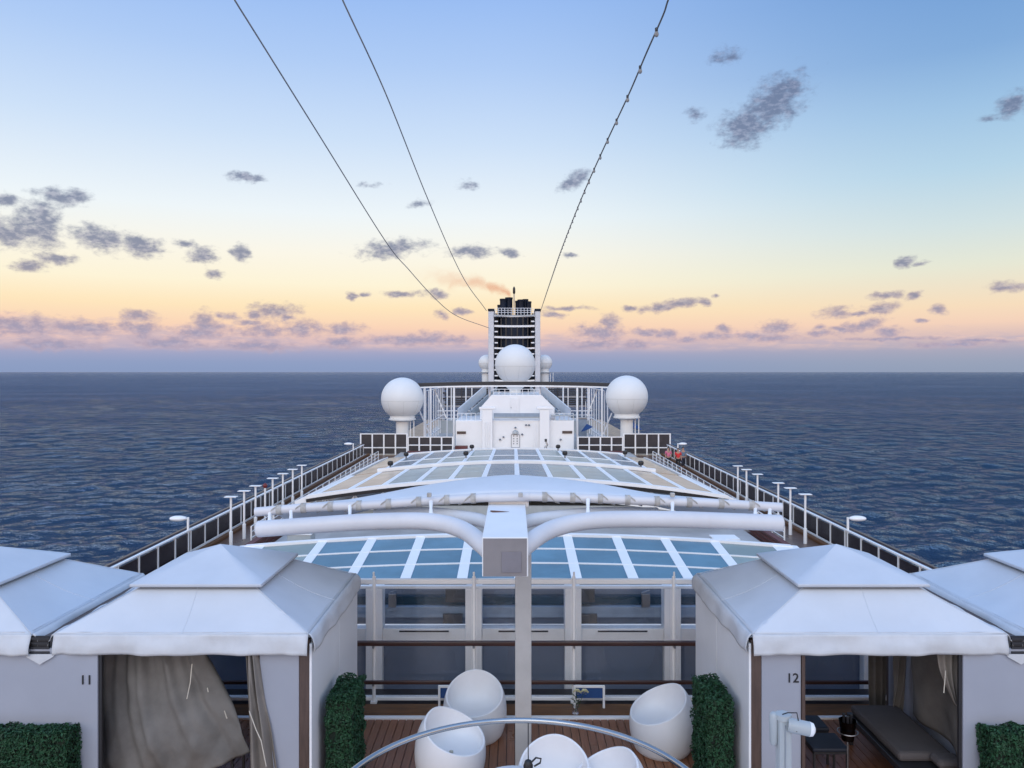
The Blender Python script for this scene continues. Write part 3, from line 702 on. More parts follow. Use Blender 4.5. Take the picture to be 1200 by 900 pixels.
egg(.29,9.15,265,'white egg chair right of the centre post, partly hidden by the post')
egg(.92,8.92,205,'white egg chair cut by the bottom edge, right of the hanging black cord')
tb = thing('round_table', 'round white table at the bottom edge between the egg chairs', 'table', (-.2,8.72,-5.3))
make('table_top', MB().lathe([(.38,-.03),(.4,-.02),(.4,-.005),(.39,0)], (-.2,8.62,-4.62), 40), CHAIR, tb, smooth=40)
make('pedestal', MB().lathe([(.24,0),(.22,.02),(.04,.05),(.035,.64)], (-.2,8.62,-5.3), 24), CHAIR, tb, smooth=40)

# flowers and low frames at the foot of the windbreak
fl = thing('flower_vase', 'small glass vase with two cream flowers at the foot of the windbreak', 'vase', (.76,11.86,-5.28))
make('vase', MB().lathe([(.045,0),(.05,.03),(.04,.1),(.05,.13),(.045,.13),(.035,.1),(.04,.03)], (.76,11.86,-5.28), 16), CLEAR, fl, smooth=50)
for (dx_, px, py) in ((0,676,811),(1,685,811)):
    e = P(px, py, 11.84)
    make('stem', MB().tube([(.76,11.86,-5.25),((.76+e.x)/2,11.85,-5.1),e], .004, 5), GREEN, fl)
    mb = MB()
    for k in range(26):
        a = k*2.4; rr = .010+.042*(k/26); zq = .03-.05*(k/26)
        c = e+Vector((rr*math.cos(a), rr*math.sin(a), zq)); d = Vector((math.cos(a), math.sin(a), .6)).normalized(); s_ = d.cross(Vector((0,0,1))).normalized()
        mb.add([c-s_*.02, c+s_*.02, c+s_*.016+d*.026, c-s_*.016+d*.026], [(0,1,2,3)])
    make('bloom', mb, CREAM, fl, smooth=60)
mb = MB()
for k in range(16):
    a = k*2.4; c = Vector((.76,11.86,-5.13+.012*k-.06)); d = Vector((math.cos(a), math.sin(a), .3)); s_ = d.cross(Vector((0,0,1))).normalized()
    mb.add([c, c+d*.05-s_*.014, c+d*.09, c+d*.05+s_*.014], [(0,1,2,3)])
make('leaf_cluster', mb, GREEN, fl)
def low_frame(x0, x1, label):
    t = thing('low_frame', label, 'low frame', ((x0+x1)/2,12.08,-5.3), 'low white metal frames at the foot of the windbreak')
    make('frame', MB().box(x0,x0+.035,12.05,12.09,-5.285,-4.93).box(x1-.035,x1,12.05,12.09,-5.285,-4.93).box(x0+.035,x1-.035,12.05,12.09,-4.965,-4.93), WHITE, t, bevel=.006)
    make('blue_panel', MB().box(x0+.036,x1-.036,12.065,12.075,-5.13,-4.966), BLUEG, t)
low_frame(.745,1.24,'low white metal frame behind the flowers at the foot of the windbreak')
low_frame(-1.38,-.92,'low white metal frame half hidden by the forward-facing egg chair')

# ------------------------------------------------------------------ curved stainless handrail, pole lamp in front
hr = thing('curved_handrail', 'curved stainless steel handrail sweeping across the bottom of the picture', 'handrail', (-.16,4.0,-5.3))
arc = [(-.16+1.03*math.cos(a), 3.98+1.02*math.sin(a), -2.27) for a in np.linspace(R(-25), R(205), 60)]
make('top_rail', MB().tube(arc, .0175, 14), STEEL, hr, smooth=60)
arc2 = [(-.16+1.03*math.cos(a), 3.98+1.02*math.sin(a), -2.72) for a in np.linspace(R(-25), R(205), 60)]
make('lower_rail', MB().tube(arc2, .014, 12), STEEL, hr, smooth=60)
for a in (-20, 200):
    a = R(a); make('stanchion', MB().tube([(-.16+1.03*math.cos(a), 3.98+1.02*math.sin(a), -5.3), (-.16+1.03*math.cos(a), 3.98+1.02*math.sin(a), -2.29)], .02, 12), STEEL, hr, smooth=60)
struct('lookout_deck', MB().box(-2.2,2.2,-1.5,2.85,-1.72,-1.6), DECKG)
cd = thing('cord', 'thin black cord with a knotted loop hanging from the curved handrail', 'cord', (P(619,850,5).x,5,-5.3))
ct = P(619,848,4.99)
make('cord_line', MB().tube([ct, P(619,880,4.99), P(620,960,4.99)], .0035, 6), BLACK, cd)
make('knot', MB().lathe([(.005,-.06),(.028,-.04),(.032,0),(.022,.03),(.006,.04)], P(619,897,4.99), 10), BLACK, cd, smooth=50)
make('loop', MB().tube([P(623,893,4.97),P(628,888,4.97),P(634,889,4.97),P(633,894,4.97),P(626,898,4.97)], .006, 6), BLACK, cd, smooth=60)
pl = thing('pole_camera', 'pale grey pole with a round-nosed camera head in front of the cabana numbered 12', 'camera pole', (1.56,5.0,-5.3))
make('column', MB().box(1.515,1.60,4.95,5.04,-5.3,-2.24), GREYP, pl, bevel=.018)
make('side_pod', MB().tube([(1.495,5.0,-2.43),(1.495,5.0,-2.41),(1.495,5.0,-2.26),(1.495,5.0,-2.23),(1.495,5.0,-2.215)], [.015,.026,.03,.026,.012], 14), GREYP, pl, smooth=50)
make('cap', MB().tube([(1.555,4.995,-2.255),(1.555,4.995,-2.225),(1.555,4.995,-2.21)], [.055,.052,.02], 16), GREYP, pl, smooth=50)
hd = make('camera_head', MB().tube([(1.57,4.95,-2.275),(1.59,4.945,-2.277),(1.70,4.93,-2.295)], [.04,.045,.045], 20), GREYP, pl, smooth=40)
make('nose_cap', MB().tube([(1.70,4.93,-2.295),(1.722,4.927,-2.298),(1.735,4.925,-2.30)], [.046,.040,.018], 20), WHITE, hd, smooth=40)
make('bracket_wire', MB().tube([(1.53,4.94,-2.205),(1.56,4.93,-2.19),(1.62,4.93,-2.19),(1.63,4.93,-2.24)], .004, 6), BLACK, pl)
make('seam', MB().box(1.550,1.556,4.945,4.9495,-5.2,-2.28), STEELD, pl)
make('screw', MB().lathe([(.006,0),(.006,.006)], (1.61,4.905,-2.30), 8), BLACK, hd)

# ------------------------------------------------------------------ mast with the white box beam, arms and canopy
ms = thing('mast', 'white mast with a box beam end facing the camera and long curved tube arms', 'mast', (-.07,10.3,-5.3))
make('post', MB().box(-.175,.04,10.15,10.37,-5.3,-2.18), mat('mast_grey_cream', (.41,.405,.40), .5, var=.04, dirt=.15), ms, bevel=.01)
c0, c1 = -.535, -.055
make('box_beam', MB().box(c0-.01,c1+.02,8.5,10.65,-2.27,-1.835), WHITEW, ms, bevel=.008)
ENDSHADE = mat('shaded_end_paint', (.21,.195,.20), .6, var=.05, scale=3)  # shade on the beam's camera-facing end, put into a darker colour
make('shaded_end_face', MB().box(c0+.002,c1+.005,8.488,8.499,-2.262,-1.845), ENDSHADE, ms, bevel=.003)
make('access_plate', MB().box(-.33,-.11,8.478,8.487,-2.22,-1.99), mat('violet_grey_plate', (.18,.17,.19), .6), ms, bevel=.003)
make('rust_streak', MB().prism([(-.50,10.05,-1.829),(-.47,10.0,-1.829),(-.25,10.03,-1.829),(-.44,10.10,-1.829),(-.50,10.12,-1.829)], (0,0,.002)), mat('rust', (.16,.06,.03), .8, var=.2, scale=20), ms)
def arm(pts, r, name='arm', n=40, **k): return make(name, MB().tube(lines(pts, n), r, 20), ARMW, ms, smooth=60)
arm([P(588,662,8.95),P(566,639,9.05),P(540,620,9.5),P(500,611,9.8),P(430,611.5,10.0),P(360,616,10.1),P(303,620,10.15)], .108)
arm([P(598,660,8.95),P(618,638,9.05),P(650,619,9.5),P(700,609.5,9.8),P(780,608.5,10.0),P(850,610.5,10.1),P(915,613,10.15)], .108)
arm([P(575,614,10.4),P(555,608,10.5),P(505,602,10.8),P(440,602,11.0)], .09, 'rear_arm')
arm([P(612,612,10.4),P(640,607,10.5),P(700,602,10.8),P(770,602,11.0)], .09, 'rear_arm')
for (px, py) in ((303,620),(915,613)):
    e = P(px,py,10.15); make('arm_end', MB().tube([e, e+Vector((.03*(1 if px > 600 else -1),0,0))], [.108,.07], 20), ARMW, ms, smooth=60)
cp = thing('canopy', 'shallow white canopy laced to a long thin tube above the mast arms', 'canopy', (0,11.6,-2.1))
FL = [P(572,583,10.6),P(505,587,10.6),P(430,592,10.55),P(360,595,10.5),P(299,600,10.45)]
FR = [P(620,582,10.6),P(690,584,10.6),P(760,587,10.55),P(840,590,10.5),P(916,594.5,10.45)]
for L_ in (FL, FR): make('edge_tube', MB().tube(lines(L_, 30), .062, 16), ARMW, cp, smooth=60)
make('edge_tube', MB().tube([FL[0], FR[0]], .062, 16), ARMW, cp, smooth=60)
make('yoke', MB().box(FL[0].x,FR[0].x,10.66,10.8,FL[0].z-.16,FL[0].z+.02), WHITEW, cp, bevel=.02)
full = lines(FL[::-1]+FR, 80)
def can(u, v):
    p = full[round(u*80)]; s_ = (u-.5)*2
    y = p.y+.1+v*2.6*math.sqrt(max(.02, 1-s_*s_*.92)); hmp = .165*max(0, 1-(abs(s_+.02)/.66)**1.7)
    z = p.z+.03+hmp*math.sin(math.pi*min(1, v*1.0))**.8*(1 if v < 1 else 0)-.34*v*v
    if abs(s_) > .45: z -= .30*(abs(s_)-.45)*v
    return (p.x*(1-.10*v), y, z)
make('fabric', MB().patch(can, 80, 22), mat('canopy_fabric', (.62,.65,.69), .6, var=.03, scale=1, bump=.25, bscale=5, dirt=.08, dirtcol=(.5,.49,.47,1)), cp, smooth=50, solid=.01)
CUFF = mat('grey_cuff', (.42,.41,.39), .7, var=.12, scale=12)
for L_, sg in ((FL, -1), (FR, 1)):
    pts = lines(L_, 60)
    for k in range(4, 60, 7):
        p, q = pts[k], pts[k+1]; d = (q-p).normalized()
        make('cuff', MB().tube([p-d*.03+Vector((-sg*.01,0,0)), p+d*.03], .072, 16), CUFF, cp, smooth=40)
        make('lacing', MB().tube([p+Vector((0,-.03,.07)), p+Vector((sg*.07,-.075,.02)), p+Vector((sg*.14,-.03,-.06)), p+Vector((sg*.2,.05,-.09))], .010, 6), CUFF, cp, smooth=60)
for (px, y0, y1) in ((341,596,612),(410,593,610),(505,588,604),(689,586,604),(788,589,604),(885,593,606),(902,594,606),(316,598,612)):
    a = P(px,y0,10.5); b = P(px,y1,10.2)
    make('strut', MB().tube([a, a.lerp(b,.5), b, b+Vector((0,0,-.02))], [.03,.022,.032,.06], 10), WHITE, cp, smooth=50)
for px in (503, 788, 448, 610): 
    e = P(px,580 if px != 448 else 609,10.45)
    make('fitting', MB().box(e.x-.03,e.x+.03,e.y-.03,e.y+.03,e.z-.03,e.z+.03), CUFF, cp, bevel=.01)

# ------------------------------------------------------------------ glass roofs
def roof_surface(D, x, zc, ze, hw): return lerp(zc, ze, (abs(x)/hw)**1.7)
def glass_roof(rows, cols, zfun, root, matfun, mw=.34, tw=.07, frame_h=.12):
    for i, (a, b) in enumerate(zip(rows[:-1], rows[1:])):
        for j, (c, d) in enumerate(zip(cols[:-1], cols[1:])):
            def q(x, y): return (x, y, zfun(x, y))
            c2, d2 = c+mw/2, d-mw/2; a2, b2 = a+tw/2, b-tw/2
            mb = MB().add([q(c2,a2), q(d2,a2), q(d2,b2), q(c2,b2)]+[(p[0],p[1],p[2]-.04) for p in (q(c2,a2), q(d2,a2), q(d2,b2), q(c2,b2))],
                          [(0,1,2,3),(7,6,5,4),(0,4,5,1),(1,5,6,2),(2,6,7,3),(3,7,4,0)])
            m = matfun(i, j, (c+d)/2)
            make('glass_pane', mb, m, root)
    for c in cols:
        pts = [(c, y, zfun(c, y)) for y in rows]
        mb = MB()
        for p, q in zip(pts[:-1], pts[1:]):
            mb.add([(p[0]-mw/2,p[1],p[2]+.03),(p[0]+mw/2,p[1],p[2]+.03),(q[0]+mw/2,q[1],q[2]+.03),(q[0]-mw/2,q[1],q[2]+.03),
                    (p[0]-mw/2,p[1],p[2]-frame_h),(p[0]+mw/2,p[1],p[2]-frame_h),(q[0]+mw/2,q[1],q[2]-frame_h),(q[0]-mw/2,q[1],q[2]-frame_h)],
                   [(0,1,2,3),(7,6,5,4),(0,4,5,1),(1,5,6,2),(2,6,7,3),(3,7,4,0)])
        make('mullion', mb, WHITE, root)
    for y in rows[1:-1]:
        pts = [(x, y, zfun(x, y)+.012) for x in np.linspace(cols[0], cols[-1], 31)]
        mb = MB()
        for p, q in zip(pts[:-1], pts[1:]): mb.bar(p, q, tw, .05)
        make('transom', mb, WHITE, root)
nr_ = thing('glass_roof', 'near glass roof of blue panes between the windbreak and the mast arms', 'glass roof', (0,26,-7.6), 'sliding glass roofs over the pool')
def z1(x, y): return -6.27-(29.7-y)*.104-.42*(abs(x)/10)**2
cols = [-9.9,-7.5,-5.6,-3.74,-1.87,0,1.87,3.74,5.6,7.5,9.9]
rows = [22.1,23.55,25.0,26.47,27.95,29.4]
glass_roof(rows, cols, z1, nr_, lambda i, j, x: PGREEN if abs(x) > 7.6 else PBLUE)
mb = MB()
xs = np.linspace(-10.5, 10.5, 43)
for a, b in zip(xs[:-1], xs[1:]):
    mb.bar((a,29.55,z1(a,29.5)-.02), (b,29.55,z1(b,29.5)-.02), .3, .18)
    mb.bar((a,21.95,z1(a,22)-.02), (b,21.95,z1(b,22)-.02), .3, .18)
make('end_frame', mb, WHITE, nr_)
for s in (-1, 1):
    mb = MB().add([(s*x, y, z1(x, y)+dz_) for x in (9.95,10.75) for y in (21.9,29.65) for dz_ in (-.3,.04)], [(0,1,3,2),(4,6,7,5),(0,4,5,1),(2,3,7,6),(1,5,7,3),(0,2,6,4)])
    make('side_frame', mb, WHITE, nr_)
    mb = MB().box(*sorted((s*10.35, s*10.75)), 21.9, 29.7, -7.6, z1(10.5, 22)-.3); make('side_wall', mb, WHITEW, nr_)
fr = thing('glass_roof', 'far glass roof with beige and grey-green panes beyond the canopy', 'glass roof', (0,46,-7.6), 'sliding glass roofs over the pool')
def z2(x, y): return -5.28-(y-38)*.043-.93*(abs(x)/10.5)**1.8*(1-.3*(y-38)/20)
cols2 = [-10.1,-8.4,-6.7,-5.0,-3.35,-1.68,0,1.68,3.35,5.0,6.7,8.4,10.1]
def m2(i, j, x):
    x = abs(x)
    return PGREY if x < 1.7 else PSAGE if x < 6.6 else PBEIGE
glass_roof([38.2,47.3], cols2, z2, fr, m2, mw=.26, tw=.06)
def z3(x, y): return z2(x, y)+.10
cols3 = [-8.2,-6.6,-5.0,-3.35,-1.68,0,1.68,3.35,5.0,6.6,8.2]
glass_roof([47.9,53.6,61.0], cols3, z3, fr, lambda i, j, x: PGREY if (abs(x) < 1.7 or (i > 0 and abs(x) > 4) or (abs(x) > 7)) else PSAGE, mw=.24, tw=.12)
mb = MB(); mk = MB(); xs = np.linspace(-10.4, 10.4, 41)
for a, b in zip(xs[:-1], xs[1:]):
    mb.bar((a,38.0,z2(a,38)-.0), (b,38.0,z2(b,38)-.0), .34, .16); mk.bar((a,37.95,z2(a,38)-.17), (b,37.95,z2(b,38)-.17), .3, .15)
xs = np.linspace(-8.6, 8.6, 31)
for a, b in zip(xs[:-1], xs[1:]):
    mb.bar((a,47.6,z3(a,47.6)+.02), (b,47.6,z3(b,47.6)+.02), .4, .2); mb.bar((a,61.2,z3(a,61.2)), (b,61.2,z3(b,61.2)), .3, .2)
make('end_frame', mb, WHITE, fr); make('black_seal', mk, BLACK, fr)
for s in (-1, 1):
    mb = MB()
    ys = np.linspace(37.9, 61.3, 12)
    for a, b in zip(ys[:-1], ys[1:]):
        mb.add([(s*10.2,a,z2(10.1,a)+.05),(s*11.0,a,z2(10.1,a)-.25),(s*11.0,b,z2(10.1,b)-.25),(s*10.2,b,z2(10.1,b)+.05),
                (s*10.2,a,z2(10.1,a)-.35),(s*11.0,a,z2(10.1,a)-.5),(s*11.0,b,z2(10.1,b)-.5),(s*10.2,b,z2(10.1,b)-.35)], [(0,1,2,3),(7,6,5,4),(0,4,5,1),(1,5,6,2),(2,6,7,3),(3,7,4,0)])
    make('side_frame', mb, WHITE, fr)
    # shaded panels flanking the raised middle part
    for (ya, yb_) in ((48.0,52.0),(52.1,56.4),(56.5,60.9)):
        q = lambda x, y: (s*x, y, z2(x, y)-.02)
        make('flank_panel', MB().add([q(8.45,ya), q(10.1,ya), q(10.1,yb_), q(8.45,yb_)]+[(p[0],p[1],p[2]-.05) for p in (q(8.45,ya), q(10.1,ya), q(10.1,yb_), q(8.45,yb_))],
             [(0,1,2,3),(7,6,5,4),(0,4,5,1),(1,5,6,2),(2,6,7,3),(3,7,4,0)]), PBEIGE, fr)
    mb = MB()
    for k in range(9):
        a = s*(4.6+k*.7); b = s*(4.6+(k+1)*.7); za = z2(a,38)-.35; zb = z2(b,38)-.35
        mb.bar((a,38.3,za if k % 2 else za-.62), (b,38.3,zb-.62 if k % 2 else zb), .08, .08)
    mb.bar((s*4.6,38.3,z2(4.6,38)-1.0), (s*10.6,38.3,z2(10.6,38)-1.0), .12, .12)
    make('truss', mb, WHITE, fr)
make('end_wall', MB().box(-10.4,10.4,38.6,38.8,-7.6,-6.75), GREYP, fr)
for (px, py) in ((476,533),(457.5,541),(546,536),(553,528),(662,535),(654,528),(732.5,531),(751,539.5)):
    s = 'left' if px < 600 else 'right'
    D = {533:56,541:48,536:52,528:60,535:52,531:58,539.5:48}[py]
    xx = (px-601.5)/900*D+CX; zz = z3(xx, D)
    t = thing('roof_lamp', 'small black lamp on the far glass roof, %s' % {476:'upper left corner',457.5:'lower left corner',546:'left of the middle on the lower bar',553:'left of the middle on the upper bar',662:'right of the middle on the lower bar',654:'right of the middle on the upper bar',732.5:'upper right corner',751:'lower right corner'}[px], 'lamp', (xx,D,zz), 'small black lamps on the far glass roof')
    make('lamp_head', MB().lathe([(.06,.2),(.15,.23),(.19,.36),(.15,.48),(.05,.51)], (xx,D,zz), 12), BLACK, t, smooth=50)
    make('stand', MB().tube([(xx,D,zz-.02),(xx,D,zz+.23)], .06, 8), STEELD, t)

# ------------------------------------------------------------------ outer railings and inner fences
def copies(name, mb, m, root, n, step, every=None):
    o = make(name, mb, m, root); out = [o]
    for i in range(1, n):
        c = o.copy(); COL.objects.link(c); c.parent = root; c.location = Vector(o.location)+Vector((0, step*i, 0)); out.append(c)
    return out
for s, nm in ((-1,'left'),(1,'right')):
    t = thing('railing', 'white railing with smoked panels along the outer edge of the %s walking track' % nm, 'railing', (s*14.15,24,-7.9), 'railings along the walking tracks')
    x = s*14.15
    copies('post', MB().box(x-.04,x+.04,24-.035,24+.035,-7.9,-6.86), WHITE, t, 32, 1.53)
    copies('smoked_panel', MB().box(x-.012,x+.012,24.06,24+1.47,-7.72,-6.93), PANEW, t, 31, 1.53)
    make('top_rail', MB().box(x-.06,x+.06,23.9,71.6,-6.855,-6.79), WHITE, t, bevel=.01)
    xo_ = x+s*.20
    make('cap_rail', MB().box(xo_-.06,xo_+.06,23.9,71.6,-6.80,-6.74), RAILW, t)
    make('bottom_rail', MB().box(x-.05,x+.05,23.9,71.6,-7.80,-7.735), WHITE, t)
    t = thing('inner_fence', 'low white fence with thin rails on the inner side of the %s walking track' % nm, 'fence', (s*11.8,34,-7.9), 'low fences beside the walking tracks')
    x = s*11.8
    copies('post', MB().tube([(x,34,-7.9),(x,34,-6.85)], .035, 6), WHITE, t, 21, 1.6)
    for z in (-7.62,-7.36,-7.1,-6.85):
        make('rail', MB().tube([(x,34,z),(x,66,z)], .022, 6), WHITE, t)
    for k in range(4):
        make('brown_slat', MB().box(x-s*.5-.14,x-s*.5+.14,31.0,37.5,-7.85+k*.19,-7.81+k*.19), REDB, t)
    # lidded oval lamps on the railing
    for D, far in ((33,'near the cabanas'),(67,'at the far end')):
        x = s*14.15
        t = thing('rail_lamp', 'white oval lamp on a short post on the %s railing, %s' % (nm, far), 'lamp', (x,D,-7.9), 'white oval lamps on the railings')
        make('pole', MB().tube([(x,D-.06,-7.9),(x,D-.06,-6.25)], .05, 10), WHITE, t, smooth=50)
        mb = MB(); m_ = Matrix.Diagonal((.36,.2,.13))
        for v_ in [(1,)]:
            prof = [(.02,-1),(.5,-.87),(.87,-.5),(1,0),(.87,.5),(.5,.87),(.02,1)]
            b0 = MB().lathe(prof, (0,0,0), 16)
            mb.add([(x+s*.42+p[0]*.38, D-.06+p[1]*.2, -6.30+p[2]*.12) for p in b0.v], b0.f)
        make('lamp_shade', mb, WHITE, t, smooth=60)
ords = ['first','second','third','fourth','fifth','sixth','seventh']
for s, nm, Ds in ((-1,'left',[34.6,36.3,37.9,40.6,42.4,44.3,46.2]),(1,'right',[35.3,37.2,38.9,42.2,44.2,45.9])):
    for k, D in enumerate(Ds):
        x = s*13.1+(.12 if s > 0 else .18)
        t = thing('deck_light', 'white pole with flat T top on the %s track, %s from the cabanas' % (nm, ords[k]), 'light pole', (x,D,-7.9), 'white T-topped poles along the walking tracks')
        make('pole', MB().tube([(x,D,-7.9),(x,D,-5.66)], .05, 8), WHITE, t, smooth=50)
        make('flat_top', MB().box(x-.27,x+.27,D-.15,D+.15,-5.655,-5.62), WHITE, t, bevel=.012)
        make('sleeve', MB().tube([(x,D,-7.9),(x,D,-7.2)], .085, 8), WHITE, t, smooth=50)
rl = thing('red_lantern', 'small dark red lantern on a pole above the left walking track', 'lantern', (-12.9,39.3,-7.9))
make('pole', MB().tube([(-12.9,39.3,-7.9),(-12.9,39.3,-5.95)], .05, 8), WHITE, rl)
make('lamp', MB().lathe([(.04,0),(.10,.04),(.12,.15),(.07,.22),(.02,.26)], (-12.9,39.3,-5.96), 12), mat('dark_red', (.16,.015,.015), .4), rl, smooth=50)

# storage boxes standing between the roofs
for i, (x, y, L_) in enumerate(((8.6,32,'white storage box behind the right mast arm, inboard of the track'),(-9.3,33,'white storage box behind the left mast arm, inboard of the track'))):
    t = thing('storage_box', L_, 'storage box', (x,y,-7.62), 'white storage boxes between the glass roofs')
    make('box_body', MB().box(x-.5,x+.5,y-.4,y+.4,-7.6,-6.95), GREYP, t, bevel=.03); make('lid', MB().box(x-.54,x+.54,y-.44,y+.44,-6.945,-6.88), WHITE, t, bevel=.02)

# ------------------------------------------------------------------ cross fences
for s, nm in ((-1,'left'),(1,'right')):
    for (xa, xb, zt, zb, L_) in ((10.3,14.7,-5.88,-7.9,'taller outer section'),(5.95,10.2,-6.18,-7.66,'lower inner section')):
        t = thing('screen_fence', 'white framed fence of smoked screens across the %s deck, %s' % (nm, L_), 'screen fence', (s*(xa+xb)/2,73,zb), 'smoked screen fences across the after deck')
        for k in range(5):
            x = s*lerp(xa, xb, k/4); make('post', MB().box(x-.06,x+.06,72.94,73.06,zb,zt), WHITE, t)
        for k in range(4):
            a, b = sorted((s*lerp(xa, xb, k/4), s*lerp(xa, xb, (k+1)/4)))
            make('screen', MB().box(a+.08,b-.08,72.98,73.02,zb+.75,zt-.07), PANEX, t)
            make('screen', MB().box(a+.08,b-.08,72.98,73.02,zb+.1,zb+.62), PANEX, t)
        a, b = sorted((s*xa, s*xb))
        for z in (zt-.05, zb+.66): make('rail', MB().box(a+.061,b-.061,72.93,73.07,z-.03,z+.05), WHITE, t)
    a, b = sorted((s*5.95, s*10.1))
    tag(make('deck_ledge', MB().box(a,b,71.5,72.3,-7.6,-7.45), REDB), 'dark red ledge at the foot of the lower screen fence on the %s' % nm, 'ledge')

# ------------------------------------------------------------------ white deckhouse in the middle
bh = thing('blockhouse', 'white stepped deckhouse in the middle of the after deck', 'deckhouse', (0,80,-7.66))
make('lower_house', MB().box(-5.85,5.75,75.2,90,-7.66,-4.78), WHITE, bh, bevel=.06)
mb = MB()
mb.prism([(-3.5,76.2,-4.775),(-3.5,76.2,-3.6),(-2.35,76.2,-2.32),(2.6,76.2,-2.32),(3.9,76.2,-3.6),(3.9,76.2,-4.775)], (0,10,0))
make('upper_house', mb, WHITE, bh, bevel=.05)
for (a, b) in ((565,577),(632.5,644)):
    A = P(a,527,74.6); B = P(b,480,74.6)
    make('pilaster', MB().box(A.x,B.x,74.6,75.19,A.z,B.z).box(A.x-.3,B.x+.3,74.55,75.19,B.z+.001,B.z+.25), WHITE, bh, bevel=.05)
make('gallery_floor', MB().box(-2.1,2.55,74.9,75.19,-4.55,-4.40).box(3.5,5.7,75.0,76.0,-4.35,-4.25), GREYP, bh)
make('gallery_shadow_strip', MB().box(-2.1,2.55,74.88,74.98,-4.40,-4.05), HAZEB, bh)  # coloured strip standing for the shadow gap between the pilasters
dr_ = make('door', MB().box(*sorted((P(598,0,76.1).x, P(608.5,0,76.1).x)), 76.12, 76.19, -4.6, -2.62), WHITEW, bh, bevel=.03)
make('handle', MB().tube([(-.42,76.1,-3.6),(-.42,76.05,-3.6),(-.42,76.05,-3.5)], .03, 6), STEELD, dr_)
mb = MB().box(-.42,.45,75.13,75.19,-7.45,-6.15); make('notice_frame', mb, STEELD, bh, bevel=.01)
make('notice_board', MB().box(-.36,.39,75.1,75.128,-7.39,-6.21), WHITEW, bh)
mb = MB()
for k, z in enumerate((-6.35,-6.62,-6.86,-7.1)):
    for x in (-.22,.12): mb.box(x,x+.12,75.08,75.098,z,z+.12)
make('notice_marks', mb, STEELD, bh)
make('dome_fitting', MB().lathe([(.3,0),(.3,.1),(.22,.28),(.05,.36)], (.0,75.05,-6.05), 14), GREYP, bh, smooth=50)
for (p0, p1, y0, y1) in ((535.5,546,505.5,508.5),(659,670.5,505,508)):
    A = P(p0,y1,75.15); B = P(p1,y0,75.15); make('louvre', MB().box(A.x,B.x,75.12,75.19,A.z,B.z), BROWN, bh)
for (px, py) in ((590,512),(586,515),(616.5,498),(620,498),(604,501),(657,515),(612,509)):
    A = P(px,py,75.1); make('wall_fitting', MB().lathe([(.09,-.08),(.12,0),(.05,.08)], A, 8), STEELD, bh, smooth=50)
for px in (569,571.5,574,626,629): 
    A = P(px,527,75.15); make('pipe', MB().tube([(A.x,74.55,-7.6),(A.x,74.55,-4.9)], .035, 6), WHITE, bh)
mb = MB()
for x in np.linspace(-2.2, 2.45, 9): mb.tube([(x,76.4,-2.32),(x,76.4,-1.75)], .03, 5)
mb.tube([(-2.2,76.4,-1.75),(2.45,76.4,-1.75)], .03, 5); mb.tube([(-2.2,76.4,-2.02),(2.45,76.4,-2.02)], .025, 5)
make('roof_rail', mb, WHITE, bh)
mb = MB()
for s in (-1, 1):
    for x in np.linspace(3.9, 5.7, 5): mb.tube([(s*x,75.5,-4.78),(s*x,75.5,-4.1)], .03, 5)
    mb.tube([(s*3.9,75.5,-4.1),(s*5.7,75.5,-4.1)], .03, 5)
make('side_rail', mb, WHITE, bh)
tag(make('red_box', MB().box(P(533.5,0,74).x,P(548,0,74).x,73.6,74.4,-7.62,-7.15), REDB, None, bevel=.03), 'dark red box at the left foot of the white deckhouse', 'box')
ped = thing('deck_winch', 'small dark winch at the right foot of the white deckhouse', 'winch', P(639,528,73.5))
e = P(639.5,527,73.5)
make('drum', MB().tube([e+Vector((-.1,0,.9)), e+Vector((.12,0,.9))], .14, 10), DARKM, ped); make('stand', MB().tube([e+Vector((0,0,-.1)), e+Vector((0,0,.3)), e+Vector((.15,0,.45)), e+Vector((.0,0,.85))], [.2,.12,.1,.07], 10), STEELD, ped, smooth=50)

# radomes
def radome(x, D, z, r, foot, label, cone=False, grp='large white radomes'):
    t = thing('radome', label, 'radome', (x,D,foot), grp)
    pr = []
    for i in range(33):
        a = -math.pi/2+.62+(math.pi-.62)*i/32; pr.append((max(.01, r*math.cos(a)), r*math.sin(a)))
    rb = pr[0][0]; zb = pr[0][1]
    sh = make('dome', MB().lathe(pr, (x,D,z), 48), GREYR, t, smooth=60)
    make('collar', MB().lathe([(rb*.98,zb-.42),(rb*1.08,zb-.4),(rb*1.08,zb-.28),(rb*1.0,zb-.24),(rb*1.0,zb+.03)], (x,D,z), 40), GREYR, t, smooth=30)
    mb = MB()
    for el_ in (-.1,):
        rr = r*math.cos(el_)+.012; mb.tube([(x+rr*math.cos(a), D+rr*math.sin(a), z+r*math.sin(el_)) for a in np.linspace(0, 6.2832, 41)], .014, 4)
    for k in range(8):
        a = k*math.pi/4+.2; mb.tube([(x+(r+.004)*math.cos(e_)*math.cos(a), D+(r+.004)*math.cos(e_)*math.sin(a), z+(r+.004)*math.sin(e_)) for e_ in np.linspace(-.9, -.1, 9)], .012, 4)
    make('seam', mb, mat('seam_grey', (.55,.56,.55), .6), t, smooth=60)
    if cone: make('pedestal', MB().lathe([(r*.28,foot-z),(r*.28,foot-z+.3),(rb*.97,zb-.43)], (x,D,z), 30), GREYR, t, smooth=30)
    else:
        make('pedestal', MB().lathe([(.62,foot-z),(.62,zb-.6),(1.0,zb-.43)], (x,D,z), 24), GREYR, t, smooth=30)
        make('ladder', MB().tube([(x+.8,D-.2,foot),(x+.8,D-.2,z+zb-.45)], .05, 6).tube([(x+1.15,D-.2,foot),(x+1.15,D-.2,z+zb-.45)], .05, 6), WHITE, t)
radome(-11.1,75.5,-2.65,2.07,-7.66,'large white radome on a pedestal left of the white deckhouse')
